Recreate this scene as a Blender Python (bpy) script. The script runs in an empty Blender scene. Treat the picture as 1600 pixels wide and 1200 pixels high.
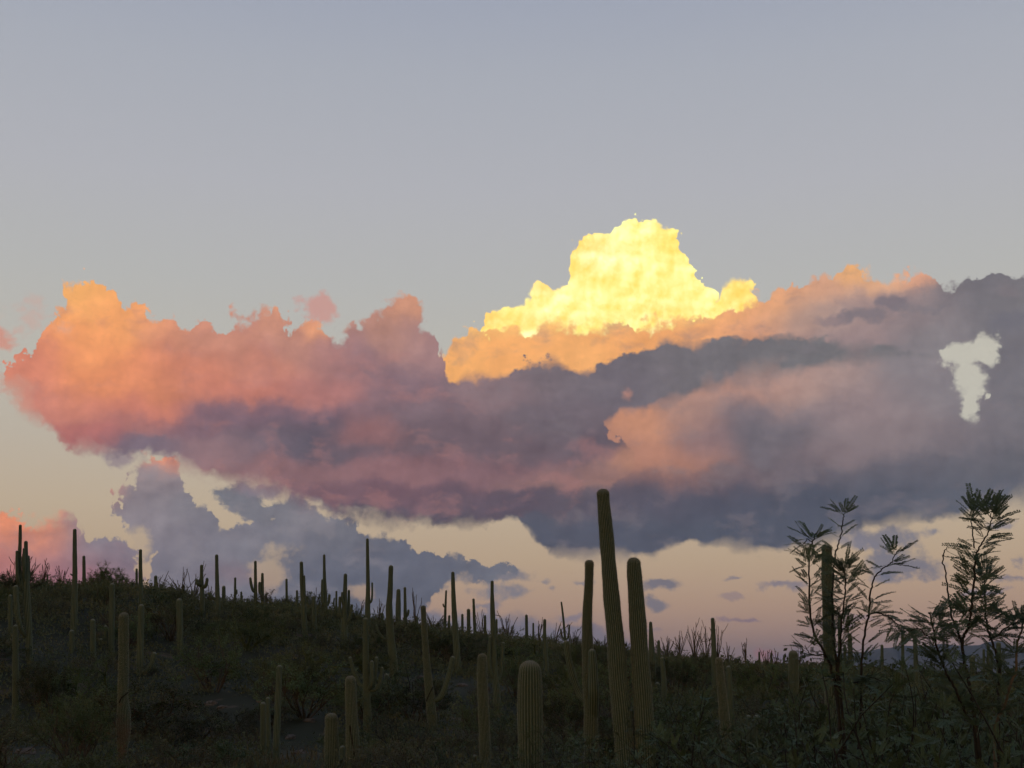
import bpy, math, random
import numpy as np
from mathutils import Vector, noise as mnoise

random.seed(7)
np.random.seed(7)
scene = bpy.context.scene
COL = scene.collection
rad = math.radians

# ------------------------------------------------------------------ camera
FPX = 1931.0                      # focal length in photograph pixels (1600 wide)
PITCH = rad(13.1)
EYE = Vector((0.0, 0.0, 1.7))
cam = bpy.data.cameras.new('camera')
cam_o = bpy.data.objects.new('camera', cam)
COL.objects.link(cam_o)
cam_o.location = EYE
cam_o.rotation_euler = (math.pi / 2 + PITCH, 0, 0)
cam.sensor_width = 36.0
cam.lens = 36.0 * FPX / 1600.0
cam.clip_start = 0.05
cam.clip_end = 120000.0
scene.camera = cam_o

FWD = Vector((0, math.cos(PITCH), math.sin(PITCH)))
UPV = Vector((0, -math.sin(PITCH), math.cos(PITCH)))


def ray(px, py):
    """direction through a point of the photograph (1600 x 1200)"""
    return (FWD + Vector((1, 0, 0)) * ((px - 800) / FPX) + UPV * ((600 - py) / FPX)).normalized()


def project(p):
    d = Vector(p) - EYE
    f = d.dot(FWD)
    return 800 + FPX * d.x / f, 600 - FPX * d.dot(UPV) / f


# ------------------------------------------------------------------ render settings
scene.render.engine = 'CYCLES'
scene.view_settings.view_transform = 'Standard'
scene.view_settings.look = 'None'
scene.view_settings.exposure = 0.0
scene.view_settings.gamma = 1.0
scene.view_settings.use_curve_mapping = False
cy = scene.cycles
cy.max_bounces = 4
cy.diffuse_bounces = 2
cy.glossy_bounces = 2
cy.transmission_bounces = 2
cy.volume_bounces = 1
cy.transparent_max_bounces = 4
cy.use_adaptive_sampling = True
cy.adaptive_threshold = 0.015
cy.adaptive_min_samples = 6
cy.use_denoising = True

# ------------------------------------------------------------------ sky (world)
world = bpy.data.worlds.new('World')
world.use_nodes = True
WT = world.node_tree
WT.nodes.clear()
SUN_EL, SUN_AZ = 2.5, 196.0       # the sun sets behind the camera, a little to its left


def lin(c):
    c = c / 255.0
    return c / 12.92 if c <= 0.04045 else ((c + 0.055) / 1.055) ** 2.4


def rgb(r, g, b):
    return (lin(r), lin(g), lin(b))


def nd(kind, **kw):
    n = WT.nodes.new(kind)
    for k, v in kw.items():
        setattr(n, k, v)
    return n


def plug(inp, v):
    if isinstance(v, bpy.types.NodeSocket):
        WT.links.new(v, inp)
    else:
        inp.default_value = v


def M(op, a, b=None, c=None, clamp=False):
    n = nd('ShaderNodeMath', operation=op, use_clamp=clamp)
    for i, v in enumerate((a, b, c)):
        if v is not None:
            plug(n.inputs[i], v)
    return n.outputs[0]


def V(op, a, b=None, c=None):
    n = nd('ShaderNodeVectorMath', operation=op)
    for i, v in enumerate((a, b, c)):
        if v is not None:
            if isinstance(v, (int, float)):
                v = (v, v, v)
            plug(n.inputs[i], v)
    return n.outputs['Value'] if op in ('DOT_PRODUCT', 'LENGTH', 'DISTANCE') else n.outputs['Vector']


def SC(v, f):
    n = nd('ShaderNodeVectorMath', operation='SCALE')
    plug(n.inputs[0], v)
    plug(n.inputs['Scale'], f)
    return n.outputs['Vector']


def smooth(v, lo, hi):
    n = nd('ShaderNodeMapRange', interpolation_type='SMOOTHSTEP', clamp=True)
    plug(n.inputs['Value'], v)
    plug(n.inputs['From Min'], lo)
    plug(n.inputs['From Max'], hi)
    return n.outputs['Result']


def emit(c):
    n = nd('ShaderNodeBackground')
    plug(n.inputs['Color'], c)
    return n.outputs[0]


def over(f, a, b):
    """sky a behind, sky b in front where f is 1"""
    n = nd('ShaderNodeMixShader')
    plug(n.inputs[0], f)
    plug(n.inputs[1], a)
    plug(n.inputs[2], b)
    return n.outputs[0]


def sep(v):
    n = nd('ShaderNodeSeparateXYZ')
    plug(n.inputs[0], v)
    return n.outputs


def comb(x, y, z):
    n = nd('ShaderNodeCombineXYZ')
    for i, v in enumerate((x, y, z)):
        plug(n.inputs[i], v)
    return n.outputs[0]


def noise_tex(vec, wavelength, detail, rough, color=False):
    n = nd('ShaderNodeTexNoise', noise_dimensions='2D')
    plug(n.inputs['Vector'], vec)
    n.inputs['Scale'].default_value = 1.0 / wavelength
    n.inputs['Detail'].default_value = detail
    n.inputs['Roughness'].default_value = rough
    return n.outputs['Color'] if color else n.outputs[0]


def puffs(vec, wavelength, detail, smoothness=0.35):
    n = nd('ShaderNodeTexVoronoi', voronoi_dimensions='2D', feature='SMOOTH_F1')
    plug(n.inputs['Vector'], vec)
    n.inputs['Scale'].default_value = 1.0 / wavelength
    n.inputs['Detail'].default_value = detail
    n.inputs['Roughness'].default_value = 0.5
    n.inputs['Lacunarity'].default_value = 2.3
    n.inputs['Smoothness'].default_value = smoothness
    return n.outputs['Distance']


def uv(px, py):
    """azimuth and elevation of a photograph point, in units of 1/FPX radian"""
    d = ray(px, py)
    return math.atan2(d.x, d.y) * FPX, math.asin(d.z) * FPX


tc = nd('ShaderNodeTexCoord')
dirv = tc.outputs['Generated']
dx, dy, dz = sep(V('NORMALIZE', dirv))
U = M('MULTIPLY', M('ARCTAN2', dx, dy), FPX)
EL = M('MULTIPLY', M('ARCSINE', dz), FPX)
P = comb(U, EL, 0.0)

# turbulence and painted billow shading shared by all clouds
T_BIG = V('SUBTRACT', noise_tex(P, 110.0, 7.0, 0.58, True), (0.5, 0.5, 0.5))
T_BIG = V('MULTIPLY', T_BIG, (1, 1, 0))
T_FIN = V('SUBTRACT', noise_tex(V('ADD', P, (913.0, 377.0, 0.0)), 30.0, 5.0, 0.62, True), (0.5, 0.5, 0.5))
T_FIN = V('MULTIPLY', T_FIN, (1, 1, 0))
PW = V('MULTIPLY_ADD', T_BIG, 30.0, P)
PUFF = puffs(PW, 52.0, 3.0)
PUFF_L = puffs(V('ADD', PW, (-7.0, 8.0, 0.0)), 52.0, 3.0)
PUFF_S = puffs(V('MULTIPLY_ADD', T_BIG, 16.0, V('ADD', P, (70.0, 33.0, 0.0))), 40.0, 2.0, 0.25)
PUFF_SL = puffs(V('MULTIPLY_ADD', T_BIG, 16.0, V('ADD', P, (64.0, 41.0, 0.0))), 40.0, 2.0, 0.25)
RELIEF_SHADE_S = M('SUBTRACT', PUFF_SL, PUFF_S)
BUMP_S = M('SUBTRACT', 0.42, PUFF_S)
BUMP = M('SUBTRACT', 0.42, PUFF)
RELIEF = M('SUBTRACT', PUFF_L, PUFF)
FBM = M('SUBTRACT', noise_tex(V('MULTIPLY', P, (0.6, 1.0, 1.0)), 70.0, 6.0, 0.55), 0.5)
FBM_L = M('SUBTRACT', noise_tex(V('MULTIPLY', V('ADD', P, (-9.0, 10.0, 0.0)), (0.6, 1.0, 1.0)), 70.0, 6.0, 0.55), 0.5)
FRAY = M('SUBTRACT', noise_tex(V('ADD', P, (311.0, 95.0, 0.0)), 26.0, 5.0, 0.65), 0.5)
EDGE = M('MULTIPLY_ADD', smooth(noise_tex(V('ADD', P, (151.0, 640.0, 0.0)), 95.0, 3.0, 0.6), 0.4, 0.66), 2.2, 0.6)
MOTTLE = M('SUBTRACT', noise_tex(V('MULTIPLY', V('MULTIPLY_ADD', T_BIG, 40.0, V('ADD', P, (777.0, 512.0, 0.0))), (0.55, 1.0, 1.0)), 46.0, 6.0, 0.6), 0.5)
SOFT_SHADE = M('SUBTRACT', FBM, FBM_L)


def rbf(p, pts):
    """smooth colour field through control colours (x, y, (r, g, b), sx, sy), as a node group of its own"""
    global WT
    outer = WT
    WT = bpy.data.node_groups.new('cloud_colour', 'ShaderNodeTree')
    WT.interface.new_socket('position', in_out='INPUT', socket_type='NodeSocketVector')
    WT.interface.new_socket('colour', in_out='OUTPUT', socket_type='NodeSocketVector')
    gp = nd('NodeGroupInput').outputs[0]
    acc, ws = None, None
    for q in pts:
        x, y, c = q[:3]
        sx = q[3] if len(q) > 3 else 75.0
        sy = q[4] if len(q) > 4 else sx * 0.6
        u, v = uv(x, y)
        t = V('MULTIPLY_ADD', gp, (1 / sx, 1 / sy, 0), (-u / sx, -v / sy, 0))
        w = M('EXPONENT', M('MULTIPLY', V('DOT_PRODUCT', t, t), -1.0))
        w = M('ADD', w, 1e-7)
        if max(c) - min(c) < 34:
            c = (c[0], c[1], c[2] - 4)
        elif c[0] < 245:
            c = (c[0], c[1] + 5, c[2])
        t = SC(rgb(*c), w)
        acc = V('ADD', t, acc) if acc is not None else t
        ws = M('ADD', w, ws) if ws is not None else w
    res = SC(acc, M('DIVIDE', 1.0, ws))
    WT.links.new(res, nd('NodeGroupOutput').inputs[0])
    tree, WT = WT, outer
    g = nd('ShaderNodeGroup')
    g.node_tree = tree
    plug(g.inputs[0], p)
    return g.outputs[0]


def profile(u, pts, u0, u1, v0, v1):
    """height as a function of azimuth"""
    n = nd('ShaderNodeFloatCurve')
    cv = n.mapping.curves[0]
    q = sorted([((a - u0) / (u1 - u0), (b - v0) / (v1 - v0)) for a, b in pts])
    out = []
    for a, b in q:
        if out and a - out[-1][0] < 0.0015:
            a = out[-1][0] + 0.0015
        out.append((a, b))
    while len(cv.points) < len(out):
        cv.points.new(0.5, 0.5)
    for p_, (a, b) in zip(cv.points, out):
        p_.location = (a, b)
        p_.handle_type = 'VECTOR'
    n.mapping.use_clip = False
    n.mapping.extend = 'HORIZONTAL'
    n.mapping.update()
    plug(n.inputs['Value'], u)
    return M('MULTIPLY_ADD', n.outputs[0], v1 - v0, v0)


def cloud(sky, top, bot, colors, warp=22.0, fine=8.0, bump=30.0, soft=6.0, soft_bot=None, fray=14.0, relief_shade=0.15, soft_shade=0.35, crease_shade=0.0, mottle=None, small=False, gain=1.0, puff=0.0, base=1.0,
          tint=(1.0, 1.0, 0.9), cwarp=40.0, opacity=1.0):
    """a bank of cloud between an upper and a lower outline, its light and shade painted in by a smooth colour field"""
    T = [uv(*q) for q in top]
    B = [uv(*q) for q in bot]
    for i, s in ((0, -4), (-1, 4)):
        mid = (T[i][1] + B[i][1]) / 2
        for A, o in ((T, -220), (B, 220)):
            for k in (1, 8):
                e = (A[i][0] + s * k, mid + o)
                A.insert(0, e) if i == 0 else A.append(e)
    us = [q[0] for q in T + B]
    vs = [q[1] for q in T + B]
    u0, u1, v0, v1 = min(us) - 5, max(us) + 5, min(vs) - 5, max(vs) + 5
    p = V('MULTIPLY_ADD', T_BIG, warp, P)
    p = V('MULTIPLY_ADD', T_FIN, fine, p)
    # billows push the outline outwards from the middle of the cloud
    cu, cv = (u0 + u1) / 2, (v0 + v1) / 2
    out = V('MULTIPLY_ADD', P, (2 / (u1 - u0), 2 / (v1 - v0), 0), (-cu * 2 / (u1 - u0), -cv * 2 / (v1 - v0), 0))
    out = V('NORMALIZE', V('MULTIPLY', out, (1.0, 1.6, 0)))
    out = SC(out, M('MULTIPLY', BUMP_S if small else BUMP, -bump))
    x, y, _ = sep(V('ADD', p, out))
    un = M('DIVIDE', M('SUBTRACT', x, u0), u1 - u0, clamp=True)
    t = M('SUBTRACT', profile(un, T, u0, u1, v0, v1), y)
    t = M('MULTIPLY_ADD', FRAY, fray, t)
    mt = smooth(M('DIVIDE', t, M('MULTIPLY', EDGE, soft)), -1.0, 1.0)
    pb = V('MULTIPLY_ADD', T_BIG, (warp, warp * base, 0), P)
    xb, yb, _ = sep(V('MULTIPLY_ADD', T_FIN, (fine, fine * base, 0), pb))
    ub = M('DIVIDE', M('SUBTRACT', xb, u0), u1 - u0, clamp=True)
    b = M('SUBTRACT', yb, profile(ub, B, u0, u1, v0, v1))
    b = M('MULTIPLY_ADD', FBM, bump * 0.9 * base, b)
    b = M('MULTIPLY_ADD', FRAY, fray * base, b)
    sb = soft_bot if soft_bot is not None else soft * 1.5
    mb = smooth(M('DIVIDE', b, M('MULTIPLY', EDGE, sb)), -1.0, 1.0)
    m = M('MULTIPLY', mt, mb)
    if opacity < 1.0:
        m = M('MULTIPLY', m, opacity)
    pc = V('MULTIPLY_ADD', T_BIG, cwarp, P)
    pc = V('MULTIPLY_ADD', T_FIN, cwarp * 0.25, pc)
    c = rbf(pc, colors)
    g = M('MULTIPLY', RELIEF_SHADE_S if small else RELIEF, relief_shade)  # billow highlights and shading, painted into the cloud colour
    g = M('MULTIPLY_ADD', SOFT_SHADE, soft_shade, g)
    if puff:
        g = M('MULTIPLY_ADD', BUMP, puff, g)
    if crease_shade:
        g = M('SUBTRACT', g, M('MULTIPLY', smooth(PUFF_S if small else PUFF, 0.38, 0.8), crease_shade))  # painted shade in the folds between billows
    c = V('MULTIPLY', c, V('ADD', SC(tint, g), (gain, gain, gain)))
    if mottle:
        k = M('MULTIPLY', smooth(MOTTLE, 0.0, 0.22), mottle[1])
        c = V('ADD', SC(c, M('SUBTRACT', 1.0, k)), SC(rgb(*mottle[0]), k))
    return over(m, sky, emit(c))


def scrap(sky, x, y, rx, ry, c, rough=1.2, opacity=0.85, warp=26.0, soft=0.8):
    """a torn scrap of cloud"""
    u, v = uv(x, y)
    p = V('MULTIPLY_ADD', T_FIN, warp * min(1.0, ry / 12.0 + 0.35), P)
    p = V('MULTIPLY_ADD', T_BIG, warp * 0.6, p)
    t = V('MULTIPLY_ADD', p, (1 / rx, 1 / ry, 0), (-u / rx, -v / ry, 0))
    h = M('SUBTRACT', 0.9, V('LENGTH', t))
    h = M('MULTIPLY_ADD', FBM, rough * 2.4, h)
    h = M('MULTIPLY_ADD', FRAY, rough * 0.9, h)
    m = M('MULTIPLY', smooth(h, -0.1, soft - 0.1), opacity)
    return over(m, sky, emit(rgb(*c) + (1.0,)) if isinstance(c, tuple) else emit(c))


# clear sky: twilight gradient by elevation
def ramp(f, stops):
    n = nd('ShaderNodeValToRGB')
    e = n.color_ramp.elements
    while len(e) < len(stops):
        e.new(0.5)
    for q, (pos, c) in zip(e, stops):
        q.position = pos
        q.color = (*rgb(*c), 1)
    plug(n.inputs[0], f)
    return V('ADD', n.outputs[0], (0, 0, 0))


EL0, EL1 = uv(800, 1060)[1], uv(800, 0)[1]


def st(py):
    return (uv(800, py)[1] - EL0) / (EL1 - EL0) * 0.62


elf = M('MULTIPLY', M('DIVIDE', M('SUBTRACT', EL, EL0), EL1 - EL0), 0.62, clamp=True)
CLEAR = ramp(elf, [
    (0.0, (166, 132, 128)), (st(1010), (176, 140, 126)), (st(950), (188, 155, 131)), (st(880), (193, 168, 140)),
    (st(800), (196, 177, 152)), (st(700), (192, 181, 165)), (st(580), (190, 186, 176)), (st(450), (184, 184, 182)),
    (st(300), (179, 180, 186)), (st(120), (170, 174, 184)), (st(0), (161, 167, 182)), (0.8, (128, 142, 166)), (1.0, (96, 114, 148))])

glow = nd('ShaderNodeTexSky')
glow.sky_type = 'NISHITA'
glow.sun_disc = False
glow.sun_elevation = rad(SUN_EL)
glow.sun_rotation = rad(SUN_AZ)
sunset = nd('ShaderNodeBackground')
plug(sunset.inputs['Color'], glow.outputs[0])
sunset.inputs['Strength'].default_value = 0.12
sky = over(smooth(dy, 0.2, -0.8), emit(CLEAR), sunset.outputs[0])
# low streaks and scraps near the horizon
SL = (122, 122, 138)
for q in [(1040, 915, 40, 10, (108, 108, 124)), (1022, 947, 17, 10, (118, 115, 128)), (864, 918, 20, 8, (128, 124, 136)),
          (806, 926, 80, 20, (122, 122, 136)), (790, 900, 66, 13, (118, 118, 132)), (850, 905, 30, 8, (132, 128, 138)), (1400, 905, 60, 10, (122, 120, 134)), (905, 911, 22, 7, (128, 124, 136)), (1212, 911, 42, 7, (130, 122, 134)),
          (1168, 969, 44, 5, (140, 116, 128)), (1424, 888, 60, 26, (112, 113, 130)), (1380, 838, 60, 22, (116, 116, 132)),
          (1330, 850, 30, 12, (130, 126, 138)), (1462, 830, 26, 12, (128, 126, 138)), (1592, 905, 36, 9, (122, 118, 132)), (1590, 878, 22, 14, (118, 116, 132)),
          (760, 948, 30, 7, (132, 126, 138)), (1203, 1024, 24, 14, (206, 122, 116)), (1235, 1026, 34, 12, (140, 118, 132)),
          (1345, 965, 40, 7, (160, 134, 132)), (1560, 820, 26, 9, (140, 134, 144)), (1150, 905, 18, 4, (136, 126, 134)), (1145, 935, 16, 6, (160, 136, 132)),
          (1290, 978, 44, 5, (150, 128, 132)), (900, 962, 60, 7, (138, 126, 138)), (1545, 925, 40, 5, (138, 126, 138)), (1010, 985, 24, 4, (150, 128, 132))]:
    sky = scrap(sky, *q)
# lavender bank on the horizon behind the hill
sky = cloud(sky, [(400, 985), (560, 940), (640, 940), (700, 962), (770, 950), (830, 965), (880, 972), (925, 968), (960, 985), (1000, 1010)],
               [(400, 1060), (700, 1060), (1000, 1060)],
               [(600, 960, (122, 118, 136)), (720, 975, (136, 128, 142)), (840, 990, (124, 118, 136)), (940, 1000, (138, 122, 134))],
               soft=6, bump=14, warp=40, fine=20, fray=30, relief_shade=0.05, soft_shade=0.5)
# grey cumulus on the lower left
sky = cloud(sky, [(166, 790), (178, 762), (192, 740), (210, 724), (238, 714), (262, 709), (272, 716), (276, 745), (282, 768), (290, 788), (300, 784), (312, 787),
                     (318, 806), (322, 826), (332, 834), (346, 825), (362, 820), (388, 815), (402, 805), (430, 792), (456, 776), (470, 768),
                     (492, 776), (512, 794), (545, 806), (580, 818), (612, 828), (642, 846), (682, 862), (722, 876), (762, 884), (815, 892)],
               [(166, 780), (182, 800), (196, 815), (206, 850), (228, 868), (234, 850), (240, 960), (660, 965), (690, 930), (720, 905), (815, 900)],
               [(262, 718, (250, 150, 100), 34, 18), (184, 762, (220, 140, 118), 18, 18), (225, 750, (158, 142, 148), 50), (240, 800, (146, 136, 146)), (300, 800, (126, 124, 136), 40),
                (260, 870, (136, 128, 142)), (330, 880, (122, 120, 136)), (360, 895, (150, 116, 128), 40, 12), (340, 850, (134, 130, 142)), (430, 830, (128, 125, 138)),
                (520, 820, (120, 119, 132)), (520, 890, (104, 106, 124)), (620, 900, (100, 102, 120)), (700, 890, (104, 106, 124)), (780, 890, (120, 120, 134))],
               soft=4, bump=34, warp=46, fine=22, fray=46, relief_shade=0.1, soft_shade=0.6, puff=0.12, mottle=((150, 142, 148), 0.4), cwarp=60)
sky = cloud(sky, [(318, 770), (330, 755), (342, 744), (362, 740), (386, 746), (398, 764), (420, 790), (450, 780), (470, 770), (500, 790), (530, 815)],
               [(318, 760), (340, 772), (356, 798), (380, 818), (420, 830), (530, 830)],
               [(360, 765, (120, 120, 132)), (430, 800, (124, 122, 134)), (500, 805, (126, 122, 134))], soft=4, bump=28, warp=46, fine=24, fray=50, soft_shade=0.6, mottle=((148, 140, 146), 0.4))
# wisps
sky = scrap(sky, 178, 716, 34, 22, (150, 134, 140), rough=1.4)
sky = scrap(sky, 410, 770, 40, 16, (140, 130, 140), rough=1.5)
sky = scrap(sky, 500, 780, 34, 22, (134, 124, 134), rough=1.5)
# openings in the grey bank
sky = scrap(sky, 428, 895, 34, 42, CLEAR, rough=1.3, opacity=0.75)
sky = scrap(sky, 566, 925, 24, 20, CLEAR, rough=1.2, opacity=0.75)
sky = scrap(sky, 215, 840, 22, 30, CLEAR, rough=1.0, opacity=0.9)
# pink cloud on the far left
sky = cloud(sky, [(-460, 905), (-300, 862), (-180, 815), (-60, 784), (0, 786), (22, 789), (45, 800), (75, 806), (100, 800), (130, 800), (142, 818), (128, 834), (150, 838), (162, 836), (182, 832), (206, 846), (216, 872), (240, 905)],
               [(-460, 910), (-300, 945), (-180, 960), (0, 960), (240, 960)],
               [(10, 805, (250, 154, 112), 55), (60, 835, (232, 146, 118), 40), (-60, 830, (240, 146, 114), 80), (108, 825, (150, 132, 142), 32), (152, 808, (222, 148, 128), 22, 12), (170, 850, (134, 128, 142), 50),
                (30, 875, (190, 118, 122), 70, 28), (120, 875, (158, 120, 132), 60, 22), (100, 905, (168, 110, 126), 70, 14), (200, 885, (140, 122, 138), 50)],
               soft=5, bump=26, warp=40, fine=20, fray=36, relief_shade=0.1, soft_shade=0.6, puff=0.15, mottle=((168, 132, 136), 0.35), cwarp=60)
# far bright tower
sky = cloud(sky, [(738, 540), (752, 488), (766, 482), (790, 470), (815, 458), (836, 441), (852, 436), (872, 438), (884, 432), (888, 405), (890, 384), (904, 370), (930, 361), (952, 348),
                  (975, 337), (1000, 332), (1026, 334), (1046, 346), (1062, 366), (1074, 388), (1084, 412), (1098, 432), (1116, 446), (1126, 462), (1136, 440), (1152, 432), (1172, 434), (1183, 452), (1200, 490)],
            [(738, 560), (1000, 560), (1200, 540)],
            [(1000, 370, (255, 250, 168), 48, 40), (950, 400, (255, 251, 184), 36), (915, 380, (255, 218, 112), 24), (1050, 380, (255, 226, 114), 26, 40), (896, 415, (255, 224, 118), 20), (1040, 430, (255, 249, 164), 50), (965, 445, (255, 238, 140), 46, 22),
             (880, 475, (255, 250, 170), 60), (800, 480, (255, 236, 136), 34), (764, 492, (255, 200, 108), 18), (1090, 455, (255, 247, 160), 40), (830, 500, (255, 222, 126), 60, 9), (930, 502, (255, 226, 128), 60, 9), (1040, 486, (255, 226, 126), 50, 9), (950, 490, (255, 248, 160), 60), (1160, 450, (255, 222, 122), 30), (850, 442, (255, 210, 112), 26, 12)],
            small=True, soft=2.0, bump=26, warp=20, fine=4, fray=4, relief_shade=0.75, soft_shade=0.35, crease_shade=0.2, gain=1.17, tint=(0.06, 0.34, 0.95), cwarp=26)
# orange band and the great right-hand body
sky = cloud(sky, [(664, 560), (682, 538), (700, 520), (722, 515), (752, 516), (800, 512), (850, 502), (900, 500), (950, 505), (1000, 500), (1050, 488), (1100, 483), (1130, 474), (1165, 462),
                     (1186, 455), (1202, 446), (1226, 433), (1242, 431), (1262, 425), (1290, 419), (1305, 421), (1312, 408), (1330, 400), (1355, 404), (1370, 418), (1400, 423), (1440, 411), (1456, 424), (1472, 446), (1500, 436), (1540, 424), (1590, 422), (1700, 430), (1900, 470), (2200, 560), (2500, 720)],
               [(664, 800), (760, 806), (812, 812), (826, 838), (852, 864), (900, 870), (950, 865), (1000, 868), (1030, 865), (1058, 852), (1080, 840), (1102, 856), (1130, 850), (1180, 858), (1232, 856), (1252, 850), (1290, 845), (1332, 830), (1400, 818), (1450, 812), (1500, 800), (1540, 788), (1600, 780), (1800, 770), (2200, 770), (2500, 760)],
               [(760, 518, (255, 204, 124), 50, 9), (850, 506, (255, 208, 124), 60, 10), (950, 509, (255, 210, 124), 60, 10), (1050, 493, (255, 208, 124), 50, 10), (720, 545, (255, 184, 112), 60), (800, 540, (255, 180, 112), 80), (900, 530, (255, 184, 116), 80), (1000, 515, (252, 176, 112), 70), (1100, 500, (252, 178, 120), 70), (1180, 480, (246, 176, 124), 50, 30),
                (1240, 450, (232, 164, 128), 40, 26), (1290, 440, (214, 158, 136), 40, 24), (1335, 415, (252, 186, 118), 30, 18), (1380, 432, (232, 172, 138), 40, 18), (1440, 425, (234, 164, 136), 30, 16),
                (1180, 520, (214, 150, 126), 50, 26), (1280, 490, (178, 146, 142), 70, 30), (1380, 475, (166, 142, 144), 60, 26), (1440, 490, (150, 138, 144), 50), (1320, 530, (160, 138, 142), 60, 20),
                (1530, 455, (118, 114, 124), 60, 34), (1600, 480, (126, 122, 130), 60), (1465, 520, (136, 130, 138), 36), (1590, 600, (122, 118, 128), 60, 60), (1450, 600, (142, 134, 142), 60, 44),
                (1000, 660, (204, 140, 116), 60, 40), (960, 700, (180, 126, 116), 50, 26), (1040, 720, (190, 130, 114), 60, 26), (1080, 640, (176, 134, 128), 44, 30), (1100, 690, (142, 116, 122), 40, 30), (1170, 640, (128, 116, 126), 50, 26), (1210, 690, (112, 106, 118), 60, 30),
                (1180, 605, (196, 144, 132), 70, 20), (1260, 600, (176, 144, 142), 70, 26), (1330, 640, (150, 132, 138), 70, 36), (1400, 680, (146, 130, 136), 80, 26), (1300, 710, (132, 116, 124), 70, 20), (1500, 690, (124, 116, 126), 70, 28),
                (1400, 735, (102, 100, 114), 120, 22), (1560, 730, (104, 104, 116), 80, 22), (1500, 770, (94, 98, 114), 100, 20), (1300, 780, (84, 88, 106), 120, 28), (1100, 780, (86, 86, 104), 120, 24), (950, 780, (96, 88, 104), 90, 20), (1150, 830, (86, 90, 108), 140, 26), (950, 840, (88, 90, 108), 100, 26),
                (1050, 752, (128, 102, 108), 80, 14), (1200, 748, (116, 102, 112), 80, 14), (1950, 650, (120, 116, 126), 260, 160)],
               soft=3.5, soft_bot=9, base=0.5, bump=30, warp=40, fine=16, fray=28, relief_shade=0.06, soft_shade=0.34, puff=0.12, mottle=((136, 124, 128), 0.34), cwarp=60)
# the gap of clear sky in the right-hand body
GAP = (198, 194, 181)
for q in [(1506, 552, 40, 22), (1512, 588, 31, 40), (1519, 628, 15, 40), (1540, 546, 17, 28), (1478, 549, 14, 10), (1541, 618, 6, 9)]:
    sky = scrap(sky, *q, GAP, rough=0.8, opacity=0.97, warp=34, soft=0.5)

# left cloud and the mauve central body
sky = cloud(sky, [(-16, 600), (-6, 572), (24, 546), (48, 532), (66, 508), (78, 490), (76, 470), (74, 452), (86, 436), (106, 428), (126, 428), (146, 428), (156, 446), (180, 460), (202, 463), (220, 473),
                     (226, 492), (250, 488), (270, 490), (288, 500), (300, 495), (320, 496), (332, 512), (344, 514), (356, 500), (362, 488), (390, 480), (400, 470), (412, 478), (430, 474), (442, 486), (462, 490), (490, 496),
                     (506, 506), (520, 520), (531, 529), (542, 515), (556, 505), (574, 498), (580, 476), (600, 465), (630, 460), (656, 462), (666, 482), (680, 500), (690, 516), (687, 545), (698, 572), (735, 586), (772, 580), (800, 572), (830, 566), (860, 560), (900, 582), (926, 606), (950, 642), (985, 690), (1050, 740)],
               [(-16, 560), (14, 606), (46, 638), (72, 655), (94, 690), (118, 704), (150, 706), (182, 714), (212, 716), (240, 710), (270, 714), (300, 726), (340, 742), (400, 758), (450, 777), (500, 790), (560, 806), (600, 814), (700, 815), (800, 808), (870, 802), (935, 772), (968, 742), (990, 722)],
               [(130, 455, (255, 184, 112), 40, 34), (190, 490, (252, 172, 110), 44, 30), (140, 530, (250, 164, 108), 46, 40), (60, 570, (226, 136, 116), 40, 28), (150, 590, (240, 146, 106), 50, 34), (215, 590, (232, 142, 108), 50, 30), (100, 630, (206, 128, 118), 44, 26), (200, 640, (208, 124, 112), 60, 20), (130, 675, (190, 112, 112), 44, 14),
                (270, 520, (226, 148, 120), 50, 26), (320, 530, (206, 140, 126), 40, 26), (300, 580, (218, 134, 112), 60, 26), (360, 520, (208, 140, 124), 40), (420, 500, (214, 146, 126), 40, 20), (425, 478, (246, 172, 124), 16, 12), (500, 512, (240, 160, 118), 24, 14), (460, 530, (196, 136, 126), 50, 26), (400, 570, (206, 132, 118), 60, 26), (400, 610, (204, 124, 112), 80, 20), (520, 560, (180, 126, 126), 40, 26), (500, 610, (178, 118, 120), 60, 24),
                (620, 480, (216, 150, 126), 40, 24), (600, 520, (192, 138, 128), 40, 26), (660, 540, (170, 128, 132), 40, 30), (560, 560, (150, 120, 130), 36, 26), (640, 600, (140, 114, 126), 60, 30), (310, 662, (132, 104, 118), 110, 12), (230, 690, (128, 112, 128), 60, 14), (420, 645, (128, 104, 120), 90, 16), (480, 680, (100, 92, 108), 60, 26), (400, 685, (122, 106, 120), 50, 20), (330, 695, (156, 118, 126), 50, 16), (580, 685, (160, 108, 112), 42, 20), (540, 710, (100, 92, 108), 60, 16), (690, 640, (128, 108, 120), 70, 30), (760, 600, (138, 116, 126), 70, 20), (840, 590, (120, 108, 118), 60, 22), (800, 640, (126, 108, 118), 70, 24), (900, 620, (118, 106, 118), 50, 30),
                (680, 690, (116, 98, 110), 80, 26), (820, 690, (114, 98, 110), 80, 26), (930, 685, (108, 96, 110), 40, 26), (450, 740, (146, 106, 114), 80, 18), (600, 735, (150, 106, 114), 100, 14), (750, 735, (136, 104, 114), 90, 16), (860, 745, (142, 106, 110), 60, 14), (935, 745, (156, 114, 112), 30, 16), (900, 785, (98, 90, 104), 50, 14), (985, 716, (186, 130, 114), 26, 16), (1030, 745, (150, 112, 112), 30, 12), (975, 775, (100, 92, 106), 40, 12), (600, 775, (120, 92, 106), 110, 16), (520, 770, (130, 100, 112), 60, 14), (750, 785, (100, 88, 104), 110, 16), (620, 805, (92, 86, 102), 100, 10)],
               soft=4, soft_bot=9, base=0.55, bump=34, warp=56, fine=26, fray=50, relief_shade=0.05, soft_shade=0.36, puff=0.16, mottle=((186, 130, 124), 0.34), cwarp=62)
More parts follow.
